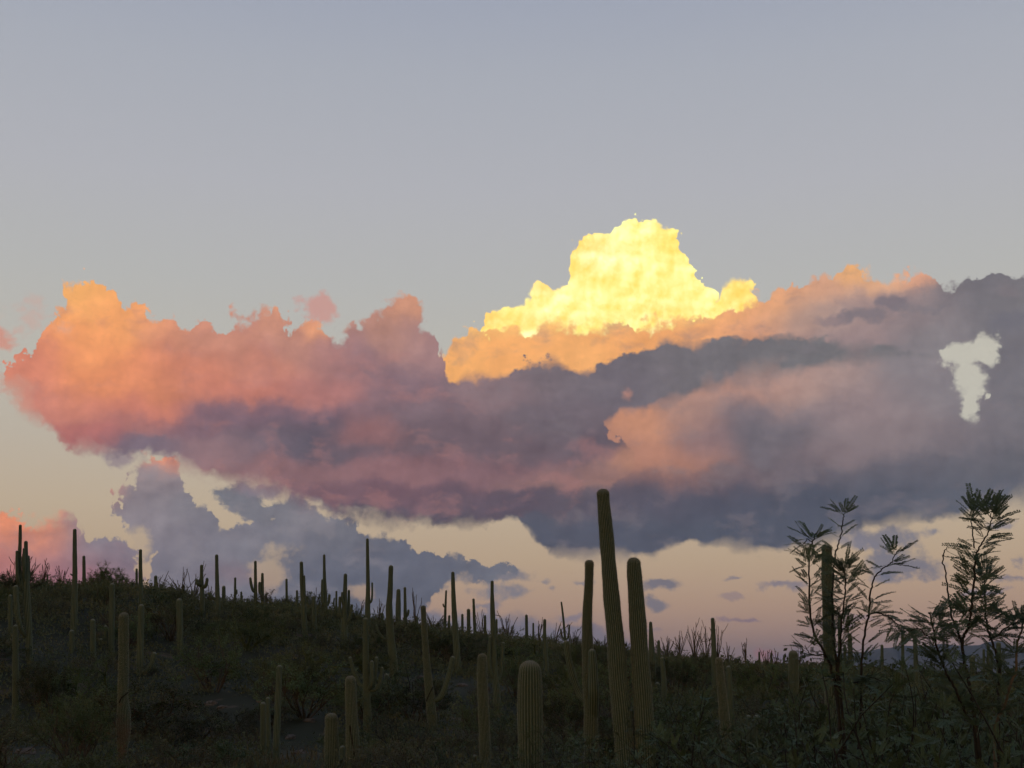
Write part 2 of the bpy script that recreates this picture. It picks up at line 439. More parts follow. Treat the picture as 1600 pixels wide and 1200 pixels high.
sky = scrap(sky, 490, 478, 30, 20, (206, 150, 140), rough=1.6, opacity=0.8)
sky = scrap(sky, 0, 532, 22, 20, (212, 146, 128), rough=1.4, opacity=0.85)
sky = scrap(sky, 58, 500, 44, 24, (208, 164, 150), rough=2.2, opacity=0.45)
sky = scrap(sky, 30, 600, 30, 26, (206, 150, 132), rough=1.8, opacity=0.6)
# the dark tongue in front
sky = cloud(sky, [(690, 610), (720, 585), (770, 588), (800, 578), (832, 566), (862, 560), (900, 582), (922, 574), (950, 560), (1000, 539), (1050, 530), (1100, 524), (1200, 520), (1242, 526), (1290, 522), (1320, 535), (1382, 543), (1470, 553)],
               [(690, 600), (760, 640), (860, 690), (900, 690), (932, 672), (966, 642), (1000, 640), (1050, 626), (1100, 606), (1180, 586), (1250, 576), (1302, 566), (1382, 562), (1470, 554)],
               [(760, 605, (142, 118, 126), 60, 24), (850, 590, (122, 110, 120), 60, 24), (870, 650, (116, 104, 116), 60, 26), (960, 590, (116, 108, 120), 60), (1050, 560, (118, 112, 121), 70), (1160, 550, (118, 114, 122), 80), (1280, 545, (120, 117, 124), 70), (1400, 552, (122, 119, 126), 60)],
               soft=7, soft_bot=11, bump=15, warp=32, fine=14, fray=20, base=0.6, relief_shade=0.1, soft_shade=0.45, puff=0.1, mottle=((134, 124, 130), 0.3), cwarp=55)
sky = scrap(sky, 1396, 468, 30, 14, (122, 114, 122), rough=1.0, opacity=0.85)
sky = scrap(sky, 1300, 500, 40, 10, (140, 124, 128), rough=1.3, opacity=0.7)
sky = scrap(sky, 1352, 494, 40, 13, (124, 116, 123), rough=1.0, opacity=0.8)
sky = scrap(sky, 1470, 480, 50, 18, (124, 118, 124), rough=1.2, opacity=0.7)
sky = scrap(sky, 1592, 496, 46, 22, (112, 110, 120), rough=1.2, opacity=0.6)
sky = scrap(sky, 976, 618, 16, 22, (196, 140, 122), rough=1.0, opacity=0.6)

wout = nd('ShaderNodeOutputWorld')
WT.links.new(sky, wout.inputs[0])
scene.world = world
world.cycles.sampling_method = 'MANUAL'
world.cycles.sample_map_resolution = 512

# ------------------------------------------------------------------ last low sun, behind the camera
sun = bpy.data.lights.new('sun', 'SUN')
sun.energy = 0.12
sun.angle = rad(12)
sun.color = (1.0, 0.72, 0.5)
sun_o = bpy.data.objects.new('sun', sun)
COL.objects.link(sun_o)
_s = Vector((math.sin(rad(SUN_AZ)) * math.cos(rad(SUN_EL)), math.cos(rad(SUN_AZ)) * math.cos(rad(SUN_EL)), math.sin(rad(SUN_EL))))
sun_o.rotation_euler = (-_s).to_track_quat('-Z', 'Y').to_euler()

# ------------------------------------------------------------------ helpers
def tag(o, label=None, cat=None, group=None, kind=None):
    for k, v in (('label', label), ('category', cat), ('group', group), ('kind', kind)):
        if v:
            o[k] = v
    return o


def empty(name, loc):
    o = bpy.data.objects.new(name, None)
    o.location = loc
    o.empty_display_size = 0.2
    COL.objects.link(o)
    return o


def link(name, me, parent=None, loc=None):
    o = bpy.data.objects.new(name, me)
    if loc is not None:
        o.location = loc
    COL.objects.link(o)
    if parent is not None:
        o.parent = parent
    return o


def np_mesh(name, verts, faces, mats, mat_idx=None, shade=True, attrs=None):
    """faces: list of (m x k) index arrays, k = 3 or 4"""
    me = bpy.data.meshes.new(name)
    verts = np.asarray(verts, dtype=np.float32)
    me.vertices.add(len(verts))
    me.vertices.foreach_set('co', verts.ravel())
    loops = np.concatenate([np.asarray(f, dtype=np.int32).ravel() for f in faces])
    sizes = np.concatenate([np.full(len(f), np.asarray(f).shape[1], dtype=np.int32) for f in faces])
    starts = np.concatenate([[0], np.cumsum(sizes)[:-1]]).astype(np.int32)
    me.loops.add(len(loops))
    me.loops.foreach_set('vertex_index', loops)
    me.polygons.add(len(sizes))
    me.polygons.foreach_set('loop_start', starts)
    me.polygons.foreach_set('loop_total', sizes)
    if mat_idx is not None:
        me.polygons.foreach_set('material_index', np.asarray(mat_idx, dtype=np.int32))
    me.polygons.foreach_set('use_smooth', np.full(len(sizes), shade))
    for m in (mats if isinstance(mats, (list, tuple)) else [mats]):
        me.materials.append(m)
    for k, v in (attrs or {}).items():
        a = me.attributes.new(k, 'FLOAT', 'POINT')
        a.data.foreach_set('value', np.asarray(v, dtype=np.float32))
    me.update(calc_edges=True)
    return me


class Geo:
    """collects pieces of one mesh"""

    def __init__(self):
        self.v, self.q, self.t, self.qm, self.tm, self.n = [], [], [], [], [], 0

    def add(self, v, f, mat=0):
        v = np.asarray(v, dtype=np.float64).reshape(-1, 3)
        f = np.asarray(f, dtype=np.int64)
        if f.shape[1] == 4:
            self.q.append(f + self.n)
            self.qm.append(np.full(len(f), mat))
        else:
            self.t.append(f + self.n)
            self.tm.append(np.full(len(f), mat))
        self.v.append(v)
        self.n += len(v)

    def mesh(self, name, mats, shade=True):
        fs, ms = [], []
        if self.q:
            fs.append(np.concatenate(self.q))
            ms += self.qm
        if self.t:
            fs.append(np.concatenate(self.t))
            ms += self.tm
        return np_mesh(name, np.concatenate(self.v), fs, mats, np.concatenate(ms), shade)


def unit(v):
    v = np.asarray(v, dtype=float)
    return v / max(np.linalg.norm(v), 1e-9)


def spline(pts, per=6):
    """Catmull-Rom through rows of numbers"""
    P_ = np.asarray(pts, dtype=float)
    if len(P_) < 3:
        k = max(2, per)
        return np.array([P_[0] + (P_[-1] - P_[0]) * i / k for i in range(k + 1)])
    Q = np.vstack([2 * P_[0] - P_[1], P_, 2 * P_[-1] - P_[-2]])
    out = []
    for i in range(1, len(Q) - 2):
        a, b, c, d = Q[i - 1], Q[i], Q[i + 1], Q[i + 2]
        for j in range(per):
            t = j / per
            out.append(0.5 * (2 * b + (c - a) * t + (2 * a - 5 * b + 4 * c - d) * t * t + (3 * b - a - 3 * c + d) * t ** 3))
    out.append(P_[-1])
    return np.array(out)


def tube(geo, pts, radii, sides=5, mat=0, cap=True):
    pts = np.asarray(pts, dtype=float)
    n = len(pts)
    tang = np.gradient(pts, axis=0)
    ref = np.array([0.31, 0.87, 0.12])
    vs = []
    for i in range(n):
        t = unit(tang[i])
        a = unit(np.cross(t, ref))
        b = np.cross(t, a)
        for k in range(sides):
            w = 2 * math.pi * k / sides
            vs.append(pts[i] + radii[i] * (math.cos(w) * a + math.sin(w) * b))
    f = []
    for i in range(n - 1):
        for k in range(sides):
            k2 = (k + 1) % sides
            f.append((i * sides + k, i * sides + k2, (i + 1) * sides + k2, (i + 1) * sides + k))
    geo.add(vs, f, mat)
    if cap:
        geo.add([pts[-1] + unit(tang[-1]) * radii[-1]] + vs[-sides:], [(0, 1 + k, 1 + (k + 1) % sides) for k in range(sides)], mat)


# ------------------------------------------------------------------ materials
def material(name, rough=0.85):
    m = bpy.data.materials.new(name)
    m.use_nodes = True
    nt = m.node_tree
    b = nt.nodes['Principled BSDF']
    b.inputs['Roughness'].default_value = rough
    b.inputs['Specular IOR Level'].default_value = 0.2
    return m, nt, b


def mnode(nt, kind, **kw):
    n = nt.nodes.new(kind)
    for k, v in kw.items():
        setattr(n, k, v)
    return n


def mramp(nt, fac, stops):
    n = nt.nodes.new('ShaderNodeValToRGB')
    e = n.color_ramp.elements
    while len(e) < len(stops):
        e.new(0.5)
    for q, (p_, c) in zip(e, stops):
        q.position = p_
        q.color = (*c, 1)
    nt.links.new(fac, n.inputs[0])
    return n.outputs[0]


def mnoise_tex(nt, scale, detail=4.0, rough=0.6, coord='Object'):
    t = nt.nodes.new('ShaderNodeTexCoord')
    n = nt.nodes.new('ShaderNodeTexNoise')
    n.inputs['Scale'].default_value = scale
    n.inputs['Detail'].default_value = detail
    n.inputs['Roughness'].default_value = rough
    nt.links.new(t.outputs[coord], n.inputs['Vector'])
    return n.outputs[0]


def mmix(nt, f, a, b, mode='MIX'):
    n = nt.nodes.new('ShaderNodeMix')
    n.data_type = 'RGBA'
    n.blend_type = mode
    for i, v in ((0, f), (6, a), (7, b)):
        if isinstance(v, bpy.types.NodeSocket):
            nt.links.new(v, n.inputs[i])
        elif isinstance(v, tuple):
            n.inputs[i].default_value = (*v, 1)
        else:
            n.inputs[i].default_value = v
    return n.outputs[2]


def simple(name, stops, scale=6.0, rough=0.85, vary=0.0, detail=4.0, bump=0.0, coord='Object'):
    m, nt, b = material(name, rough)
    nz = mnoise_tex(nt, scale, detail, coord=coord)
    c = mramp(nt, nz, stops)
    if vary:
        oi = nt.nodes.new('ShaderNodeObjectInfo')
        h = nt.nodes.new('ShaderNodeHueSaturation')
        mr = nt.nodes.new('ShaderNodeMapRange')
        nt.links.new(oi.outputs['Random'], mr.inputs[0])
        mr.inputs['To Min'].default_value = 1 - vary
        mr.inputs['To Max'].default_value = 1 + vary
        nt.links.new(mr.outputs[0], h.inputs['Value'])
        mr2 = nt.nodes.new('ShaderNodeMapRange')
        mul = nt.nodes.new('ShaderNodeMath')
        mul.operation = 'FRACT'
        mu = nt.nodes.new('ShaderNodeMath')
        mu.operation = 'MULTIPLY'
        mu.inputs[1].default_value = 7.31
        nt.links.new(oi.outputs['Random'], mu.inputs[0])
        nt.links.new(mu.outputs[0], mul.inputs[0])
        nt.links.new(mul.outputs[0], mr2.inputs[0])
        mr2.inputs['To Min'].default_value = 0.5 - vary * 0.06
        mr2.inputs['To Max'].default_value = 0.5 + vary * 0.06
        nt.links.new(mr2.outputs[0], h.inputs['Hue'])
        nt.links.new(c, h.inputs['Color'])
        c = h.outputs[0]
    nt.links.new(c, b.inputs['Base Color'])
    if bump:
        bn = nt.nodes.new('ShaderNodeBump')
        bn.inputs['Strength'].default_value = bump
        nt.links.new(nz, bn.inputs['Height'])
        nt.links.new(bn.outputs[0], b.inputs['Normal'])
    return m


MAT = {}
MAT['ground'] = None
m, nt, b = material('desert_soil', 0.95)
n1 = mnoise_tex(nt, 0.35, 6)
n2 = mnoise_tex(nt, 9.0, 8, 0.7)
c = mmix(nt, n2, (0.085, 0.062, 0.044), (0.19, 0.135, 0.098))
lit = mramp(nt, n1, [(0.30, (0, 0, 0)), (0.42, (1, 1, 1))])
c = mmix(nt, lit, c, (0.038, 0.04, 0.022))
nt.links.new(c, b.inputs['Base Color'])
bn = nt.nodes.new('ShaderNodeBump')
bn.inputs['Strength'].default_value = 0.6
nt.links.new(n2, bn.inputs['Height'])
nt.links.new(bn.outputs[0], b.inputs['Normal'])
MAT['ground'] = m

m, nt, b = material('saguaro_skin', 0.7)
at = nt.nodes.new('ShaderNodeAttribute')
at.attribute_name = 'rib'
wd = nt.nodes.new('ShaderNodeAttribute')
wd.attribute_name = 'woody'
nz = mnoise_tex(nt, 3.0, 5)
nf = mnoise_tex(nt, 40.0, 3, 0.7)
base = mmix(nt, nz, (0.068, 0.098, 0.060), (0.102, 0.134, 0.082))
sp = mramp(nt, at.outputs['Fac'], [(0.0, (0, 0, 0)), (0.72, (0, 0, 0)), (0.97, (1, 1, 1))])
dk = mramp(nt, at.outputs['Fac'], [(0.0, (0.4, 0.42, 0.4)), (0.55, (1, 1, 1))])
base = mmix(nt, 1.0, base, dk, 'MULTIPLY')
spf = nt.nodes.new('ShaderNodeMath')
spf.operation = 'MULTIPLY'
nt.links.new(sp, spf.inputs[0])
spb = mramp(nt, nf, [(0.3, (0.45, 0.45, 0.45)), (0.55, (1, 1, 1))])
nt.links.new(spb, spf.inputs[1])
base = mmix(nt, spf.outputs[0], base, (0.245, 0.24, 0.18))
wr = nt.nodes.new('ShaderNodeMath')
wr.operation = 'MULTIPLY_ADD'
nt.links.new(nz, wr.inputs[0])
wr.inputs[1].default_value = 1.6
wr.inputs[2].default_value = -0.8
wa = nt.nodes.new('ShaderNodeMath')
wa.operation = 'ADD'
nt.links.new(wr.outputs[0], wa.inputs[0])
nt.links.new(wd.outputs['Fac'], wa.inputs[1])
wf = mramp(nt, wa.outputs[0], [(0.35, (0, 0, 0)), (0.75, (1, 1, 1))])
bark = mmix(nt, nf, (0.10, 0.075, 0.05), (0.22, 0.155, 0.105))
base = mmix(nt, wf, base, bark)
nt.links.new(base, b.inputs['Base Color'])
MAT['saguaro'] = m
MAT['spine'] = simple('saguaro_spines', [(0.3, (0.26, 0.25, 0.19)), (0.7, (0.40, 0.38, 0.3))], 20)
MAT['scar'] = simple('dark_scar', [(0.3, (0.02, 0.018, 0.012)), (0.7, (0.04, 0.035, 0.025))], 10)
MAT['creosote'] = simple('creosote_leaves', [(0.3, (0.068, 0.09, 0.042)), (0.7, (0.112, 0.138, 0.066))], 2.5, vary=0.5)
MAT['bursage'] = simple('bursage_leaves', [(0.3, (0.075, 0.082, 0.052)), (0.7, (0.125, 0.13, 0.085))], 2.5, vary=0.5)
MAT['palo'] = simple('palo_verde_twigs', [(0.3, (0.07, 0.092, 0.038)), (0.7, (0.115, 0.14, 0.058))], 2.0, vary=0.3)
MAT['mesq'] = simple('mesquite_leaves', [(0.3, (0.055, 0.09, 0.05)), (0.7, (0.09, 0.13, 0.07))], 3.0, rough=0.6, vary=0.25)
MAT['mesqleaf'] = simple('mesquite_leaflets', [(0.3, (0.100, 0.138, 0.082)), (0.7, (0.140, 0.185, 0.112))], 3.0, rough=0.6, vary=0.25)
_nt = MAT['mesqleaf'].node_tree
_pb = _nt.nodes['Principled BSDF']
_tr = _nt.nodes.new('ShaderNodeBsdfTranslucent')
_mx = _nt.nodes.new('ShaderNodeMixShader')
_mx.inputs[0].default_value = 0.4
_nt.links.new(_pb.inputs['Base Color'].links[0].from_socket, _tr.inputs['Color'])
_nt.links.new(_pb.outputs[0], _mx.inputs[1])
_nt.links.new(_tr.outputs[0], _mx.inputs[2])
_nt.links.new(_mx.outputs[0], _nt.nodes['Material Output'].inputs['Surface'])
MAT['dry'] = simple('dry_grass', [(0.3, (0.09, 0.075, 0.04)), (0.7, (0.19, 0.155, 0.085))], 1.2)
MAT['bark'] = simple('grey_bark', [(0.3, (0.05, 0.04, 0.03)), (0.7, (0.11, 0.085, 0.062))], 9)
MAT['mbark'] = simple('mesquite_bark', [(0.3, (0.022, 0.019, 0.016)), (0.7, (0.045, 0.04, 0.034))], 9)
MAT['tanbark'] = simple('tan_bark', [(0.3, (0.09, 0.068, 0.046)), (0.7, (0.17, 0.13, 0.09))], 9)
MAT['ocot'] = simple('ocotillo_canes', [(0.3, (0.06, 0.05, 0.032)), (0.7, (0.12, 0.095, 0.062))], 14, vary=0.2)
MAT['rock'] = simple('pale_rock', [(0.3, (0.085, 0.068, 0.054)), (0.7, (0.19, 0.15, 0.12))], 7, rough=0.95, bump=0.4)
MAT['pear'] = simple('prickly_pear_pads', [(0.3, (0.05, 0.075, 0.04)), (0.7, (0.09, 0.12, 0.06))], 8, rough=0.6)
MAT['mount'] = simple('mountain_scrub', [(0.35, (0.06, 0.056, 0.045)), (0.65, (0.12, 0.10, 0.085))], 0.004, rough=1.0)
MAT['under'] = simple('undergrowth', [(0.25, (0.07, 0.09, 0.044)), (0.5, (0.115, 0.132, 0.07)), (0.8, (0.18, 0.155, 0.095))], 0.5, coord='Object')

# ------------------------------------------------------------------ terrain
CX = np.array([-600, 0, 150, 250, 310, 440, 500, 560, 650, 760, 850, 1000, 1100, 1180, 1300, 1400, 1600, 2300.0])
SKY_Y = np.array([900, 904, 904, 912, 930, 936, 942, 960, 967, 985, 998, 1013, 1026, 1035, 1035, 1046, 1060, 1064.0])
DROP = np.array([20, 20, 20, 20, 18, 18, 18, 18, 18, 18, 16, 16, 14, 13, 14, 14, 13, 12.0])
DIST = np.array([90, 90, 92, 95, 97, 98, 99, 100, 102, 104, 106, 110, 115, 120, 130, 140, 160, 160.0])


VX = np.array([-600, 0, 40, 120, 140, 170, 210, 240, 300, 340, 400, 440, 480, 500, 560, 600, 660, 700, 760, 800, 900, 1000, 1100, 1180, 1300, 1400, 1600, 2300.0])
VY = np.array([896, 897, 900, 906, 896, 890, 892, 904, 922, 930, 928, 921, 929, 938, 954, 958, 960, 966, 977, 984, 995, 1009, 1022, 1033, 1033, 1044, 1058, 1062.0])


def veg_line(px):
    return float(np.interp(px, VX, VY))


def crest_dist(px):
    return float(np.interp(px, CX, DIST))


def sm(t):
    t = np.clip(t, 0, 1)
    return t * t * (3 - 2 * t)


def height(x, y):
    """ground height, numpy in and out"""
    x = np.asarray(x, float)
    y = np.asarray(y, float)
    r = np.hypot(x, y)
    th = np.arctan2(x, y)
    px = 800 + FPX / math.cos(PITCH) * np.tan(np.clip(th, -0.62, 0.62))
    yc = np.interp(px, CX, SKY_Y + DROP)
    D = np.interp(px, CX, DIST)
    xc, yv = (px - 800) / FPX, (600 - yc) / FPX
    dz_ = math.sin(PITCH) + yv * math.cos(PITCH)
    dy_ = math.cos(PITCH) - yv * math.sin(PITCH)
    zc = EYE.z + D * dz_ / np.hypot(xc, dy_)
    base = -0.7 * sm((r - 3) / 22)
    w = sm((np.cos(th) + 0.3) / 0.9)
    top = -0.7 + (zc + 0.7) * w
    z = base + (top + 0.7) * sm((r - 42) / (D - 42))
    far = sm((r - D) / (D * 3.0))
    z = z * (1 - far) + (-9.0) * far
    amp = sm((r - 12) / 40) * (1 - sm((r - 160) / 300)) * (1 - 0.75 * np.exp(-((r - D) / 14) ** 2))
    z = z + amp * (0.16 * np.sin(x * 0.42 + 1.3 * np.sin(y * 0.21)) + 0.14 * np.sin(y * 0.5 + 1.7 * np.sin(x * 0.17 + 2)) + 0.07 * np.sin(x * 1.3 + y * 0.9))
    return z


def hz(x, y):
    return float(height(x, y))


th = np.concatenate([np.linspace(-math.pi, -0.62, 50)[:-1], np.linspace(-0.62, 0.62, 240), np.linspace(0.62, math.pi, 50)[1:-1]])
rr = np.concatenate([np.geomspace(0.5, 14, 22)[:-1], np.linspace(14, 170, 110)[:-1], np.geomspace(170, 40000, 44)])
nt_, nr_ = len(th), len(rr)
TT, RR = np.meshgrid(th, rr)
gx, gy = RR * np.sin(TT), RR * np.cos(TT)
gz = height(gx, gy)
gv = np.vstack([np.stack([gx, gy, gz], -1).reshape(-1, 3), [[0, 0, 0]]])
ii, jj = np.meshgrid(np.arange(nr_ - 1), np.arange(nt_), indexing='ij')
j2 = (jj + 1) % nt_
gq = np.stack([ii * nt_ + jj, ii * nt_ + j2, (ii + 1) * nt_ + j2, (ii + 1) * nt_ + jj], -1).reshape(-1, 4)[:, ::-1]
gt = np.array([(nr_ * nt_, (j + 1) % nt_, j) for j in range(nt_)])[:, ::-1]
ground = link('ground', np_mesh('ground', gv, [gq, gt], MAT['ground']))
tag(ground, 'brown stony desert soil of the scrub covered hillside', kind='structure')


def hit(px, py, r0=5.0, r1=230.0):
    """where the sight line through a photograph point meets the ground: horizontal distance, or None"""
    d = ray(px, py)
    h = math.hypot(d.x, d.y)
    ts = np.arange(r0, r1, 0.25)
    x, y, z = d.x / h * ts, d.y / h * ts, EYE.z + d.z / h * ts
    below = np.nonzero(height(x, y) > z)[0]
    return float(ts[below[0]]) if len(below) else None


def spot(px, r):
    """ground point at horizontal distance r under the column px of the photograph"""
    d = ray(px, 1050)
    h = math.hypot(d.x, d.y)
    x, y = d.x / h * r, d.y / h * r
    return Vector((x, y, hz(x, y)))


class Plane:
    """upright plane through a ground point, facing the camera"""

    def __init__(self, base):
        self.r = math.hypot(base.x, base.y)
        self.h = Vector((base.x / self.r, base.y / self.r, 0))

    def at(self, px, py, away=0.0):
        d = ray(px, py)
        return EYE + d * ((self.r + away) / d.dot(self.h))

    def size(self, p):
        return (Vector(p) - EYE).dot(FWD) / FPX


# ------------------------------------------------------------------ far mountains
def range_mesh(name, ridge, dist, depth, label, seed):
    rng = np.random.RandomState(seed)
    X = np.arange(ridge[0][0], ridge[-1][0] + 1, 4.0)
    Y = np.interp(X, [q[0] for q in ridge], [q[1] for q in ridge])
    Y = Y + np.convolve(rng.uniform(-1.6, 1.6, len(X) + 4), np.ones(5) / 5, 'valid') * 1.4
    rows = []
    K = 14
    for k in range(K + 1):
        t = k / K
        prof = math.sin(math.pi * min(t * 1.0, 1.0)) ** 0.8 if 0 < t < 1 else 0
        row = []
        for i, (px, py) in enumerate(zip(X, Y)):
            d = ray(px, py)
            h = math.hypot(d.x, d.y)
            r = dist + (t - 0.5) * depth
            top = EYE.z + d.z / h * dist
            spur = 0.72 + 0.28 * math.sin(i * 0.9 + 2.0 * math.sin(i * 0.37) + k * 0.5)
            z = -12 + (top + 12) * prof * (1 if abs(t - 0.5) < 0.01 else spur)
            row.append((d.x / h * r, d.y / h * r, z))
        rows.append(row)
    v = np.array(rows).reshape(-1, 3)
    n = len(X)
    a, b_ = np.meshgrid(np.arange(K), np.arange(n - 1), indexing='ij')
    f = np.stack([a * n + b_, a * n + b_ + 1, (a + 1) * n + b_ + 1, (a + 1) * n + b_], -1).reshape(-1, 4)
    o = link(name, np_mesh(name, v, [f], MAT['mount']))
    tag(o, label, kind='structure')
    return o


range_mesh('mountain_range', [(1276, 1046), (1300, 1026), (1316, 1020), (1340, 1022), (1372, 1014), (1400, 1009), (1440, 1010), (1470, 1007), (1500, 1008), (1530, 1009), (1542, 1003), (1556, 1001), (1568, 1004),
                              (1576, 1010), (1610, 1012), (1700, 1016), (1800, 1010), (1950, 1022), (2150, 1030), (2300, 1046)], 16000, 5000,
           'long blue mountain range on the horizon behind the mesquite', 3)
range_mesh('hill', [(1416, 1060), (1428, 1050), (1440, 1041), (1450, 1037), (1462, 1041), (1472, 1050), (1484, 1060)], 7000, 1600,
           'small pale hill standing in front of the blue mountain range', 5)

# ------------------------------------------------------------------ the air between here and the mountains
HZ0, HZ1, HZR = -14.0, 700.0, 42000.0
hv = [(x, y, z) for z in (HZ0, HZ1) for x, y in ((-HZR, -HZR), (HZR, -HZR), (HZR, HZR), (-HZR, HZR))]
hf = [(3, 2, 1, 0), (4, 5, 6, 7), (0, 1, 5, 4), (1, 2, 6, 5), (2, 3, 7, 6), (3, 0, 4, 7)]
hm = bpy.data.materials.new('haze')
hm.use_nodes = True
hm.node_tree.nodes.clear()
hvn = hm.node_tree.nodes.new('ShaderNodeVolumePrincipled')
hvn.inputs['Color'].default_value = (0.60, 0.74, 1.0, 1)
hvn.inputs['Density'].default_value = 0.000028
hmo = hm.node_tree.nodes.new('ShaderNodeOutputMaterial')
hm.node_tree.links.new(hvn.outputs[0], hmo.inputs['Volume'])
haze = link('haze', np_mesh('haze', hv, [np.array(hf)], hm, shade=False))
tag(haze, 'thin evening haze turning the far mountains blue', kind='stuff')

# ------------------------------------------------------------------ saguaros
CACTI = []          # (px, base py, half width px, distance) kept clear of brush
SG = 'saguaros standing on the hillside'


def ribbed(geo, pts, rad, ribs, per, tipc, woody, seed, start_closed=False):
    """a ribbed, round-ended cactus limb along pts; returns rib and woody attributes"""
    rng = random.Random(seed)
    pts = np.asarray(pts, float)
    rad = np.asarray(rad, float)
    seg = np.linalg.norm(np.diff(pts, axis=0), axis=1)
    s = np.concatenate([[0], np.cumsum(seg)])
    L = s[-1]
    rt = rad[-1]
    cap = min(rt * tipc, L * 0.4)
    rows = list(np.linspace(0, L - cap, max(6, int(min(46, L / max(rt, 0.05) * 1.1)))))
    rows += [L - cap + cap * math.sin(a) for a in np.linspace(0, math.pi / 2, 8)[1:]]
    if start_closed:
        rows = [cap * 0.6 * (1 - math.cos(a)) for a in np.linspace(0.15, math.pi / 2, 5)] + [q for q in rows if q > cap * 0.6 + 1e-3]
    S = ribs * per
    vs, rb, wo = [], [], []
    ph = rng.uniform(0, 6)
    a_prev = None
    for i, q in enumerate(rows):
        p = np.array([np.interp(q, s, pts[:, k]) for k in range(3)])
        e = L * 0.02 + 1e-3
        p0 = np.array([np.interp(max(q - e, 0), s, pts[:, k]) for k in range(3)])
        p1 = np.array([np.interp(min(q + e, L), s, pts[:, k]) for k in range(3)])
        t = unit(p1 - p0)
        ref = a_prev if a_prev is not None else np.array([1.0, 0.05, 0.0])
        a = unit(ref - t * np.dot(ref, t))
        a_prev = a
        b_ = np.cross(t, a)
        r = float(np.interp(q, s, rad))
        r *= 1 + 0.022 * math.sin(q * 4.1 / max(rt * 6, 0.3) + ph) + 0.014 * math.sin(q * 9.7 + ph * 2) + rng.uniform(-0.012, 0.012)
        if q > L - cap:
            u = (q - (L - cap)) / cap
            r *= math.sqrt(max(1 - u * u, 0.0))
        if start_closed and q < cap * 0.6:
            u = 1 - q / (cap * 0.6)
            r *= math.sqrt(max(1 - u * u, 0.02))
        for k in range(S):
            w = 2 * math.pi * k / S
            c = 0.5 + 0.5 * math.cos(2 * math.pi * (k % per) / per)
            rr_ = r * (1 - 0.125 * (1 - c ** 0.7))
            vs.append(p + rr_ * (math.cos(w) * a + math.sin(w) * b_))
            rb.append(max(c, min(1.0, 0.55 + 0.5 * (q - (L - cap)) / cap)) if q > L - cap else c)
            wo.append(woody(q / L) if woody else -1.0)
    n = len(rows)
    i_, k_ = np.meshgrid(np.arange(n - 1), np.arange(S), indexing='ij')
    k2 = (k_ + 1) % S
    f = np.stack([i_ * S + k_, i_ * S + k2, (i_ + 1) * S + k2, (i_ + 1) * S + k_], -1).reshape(-1, 4)
    geo.add(vs, f)
    return rb, wo, (np.array(vs).reshape(n, S, 3), rows, L)


def limb(name, parent, base, plane, path, ribs, per, seed, woody=None, toward=0.0, tipc=1.0, spines=False, start_closed=False, sink=0.0):
    P3, R3 = [], []
    ctrl = spline(path, 5)
    x0 = path[0][0]
    span = max(abs(q[0] - x0) for q in path) or 1
    for i, (x, y, w) in enumerate(ctrl):
        p = plane.at(x, y, 0)
        off = toward * min(1.0, i / max(1, len(ctrl) * 0.35))
        p = p + plane.h * off
        P3.append(np.array(p - base))
        R3.append(max(w, 1.2) * 0.5 * plane.size(p))
    if sink:
        P3.insert(0, P3[0] - np.array([0, 0, sink]))
        R3.insert(0, R3[0])
    g = Geo()
    rb, wo, (grid, rows, L) = ribbed(g, P3, R3, ribs, per, tipc, woody, seed, start_closed)
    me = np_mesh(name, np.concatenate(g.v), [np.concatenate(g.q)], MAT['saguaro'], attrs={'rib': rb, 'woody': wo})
    o = link(name, me, parent)
    if spines:
        sg = Geo()
        rng = np.random.RandomState(seed)
        step = 0.035
        for k in range(0, grid.shape[1], per):
            q = 0.02 + rng.uniform(0, step)
            while q < L - 0.005:
                p = np.array([np.interp(q, rows, grid[:, k, j]) for j in range(3)])
                ax = np.array([np.interp(q, rows, grid[:, (k + grid.shape[1] // 2) % grid.shape[1], j]) for j in range(3)])
                n_ = unit(p - ax)
                top = q > L - 0.16
                for _ in range(4 if not top else 6):
                    d = unit(n_ * 0.8 + rng.normal(0, 0.75, 3) + (np.array([0, 0, 0.7]) if top else 0))
                    side = unit(np.cross(d, rng.normal(0, 1, 3))) * 0.0022
                    ln = rng.uniform(0.018, 0.038)
                    sg.add([p - side, p + side, p + d * ln], [(0, 1, 2)])
                q += step * rng.uniform(0.8, 1.2) * (0.6 if top else 1)
        so = link('spines', sg.mesh('spines', MAT['spine'], False), o)
        so['kind'] = 'stuff'
    return o


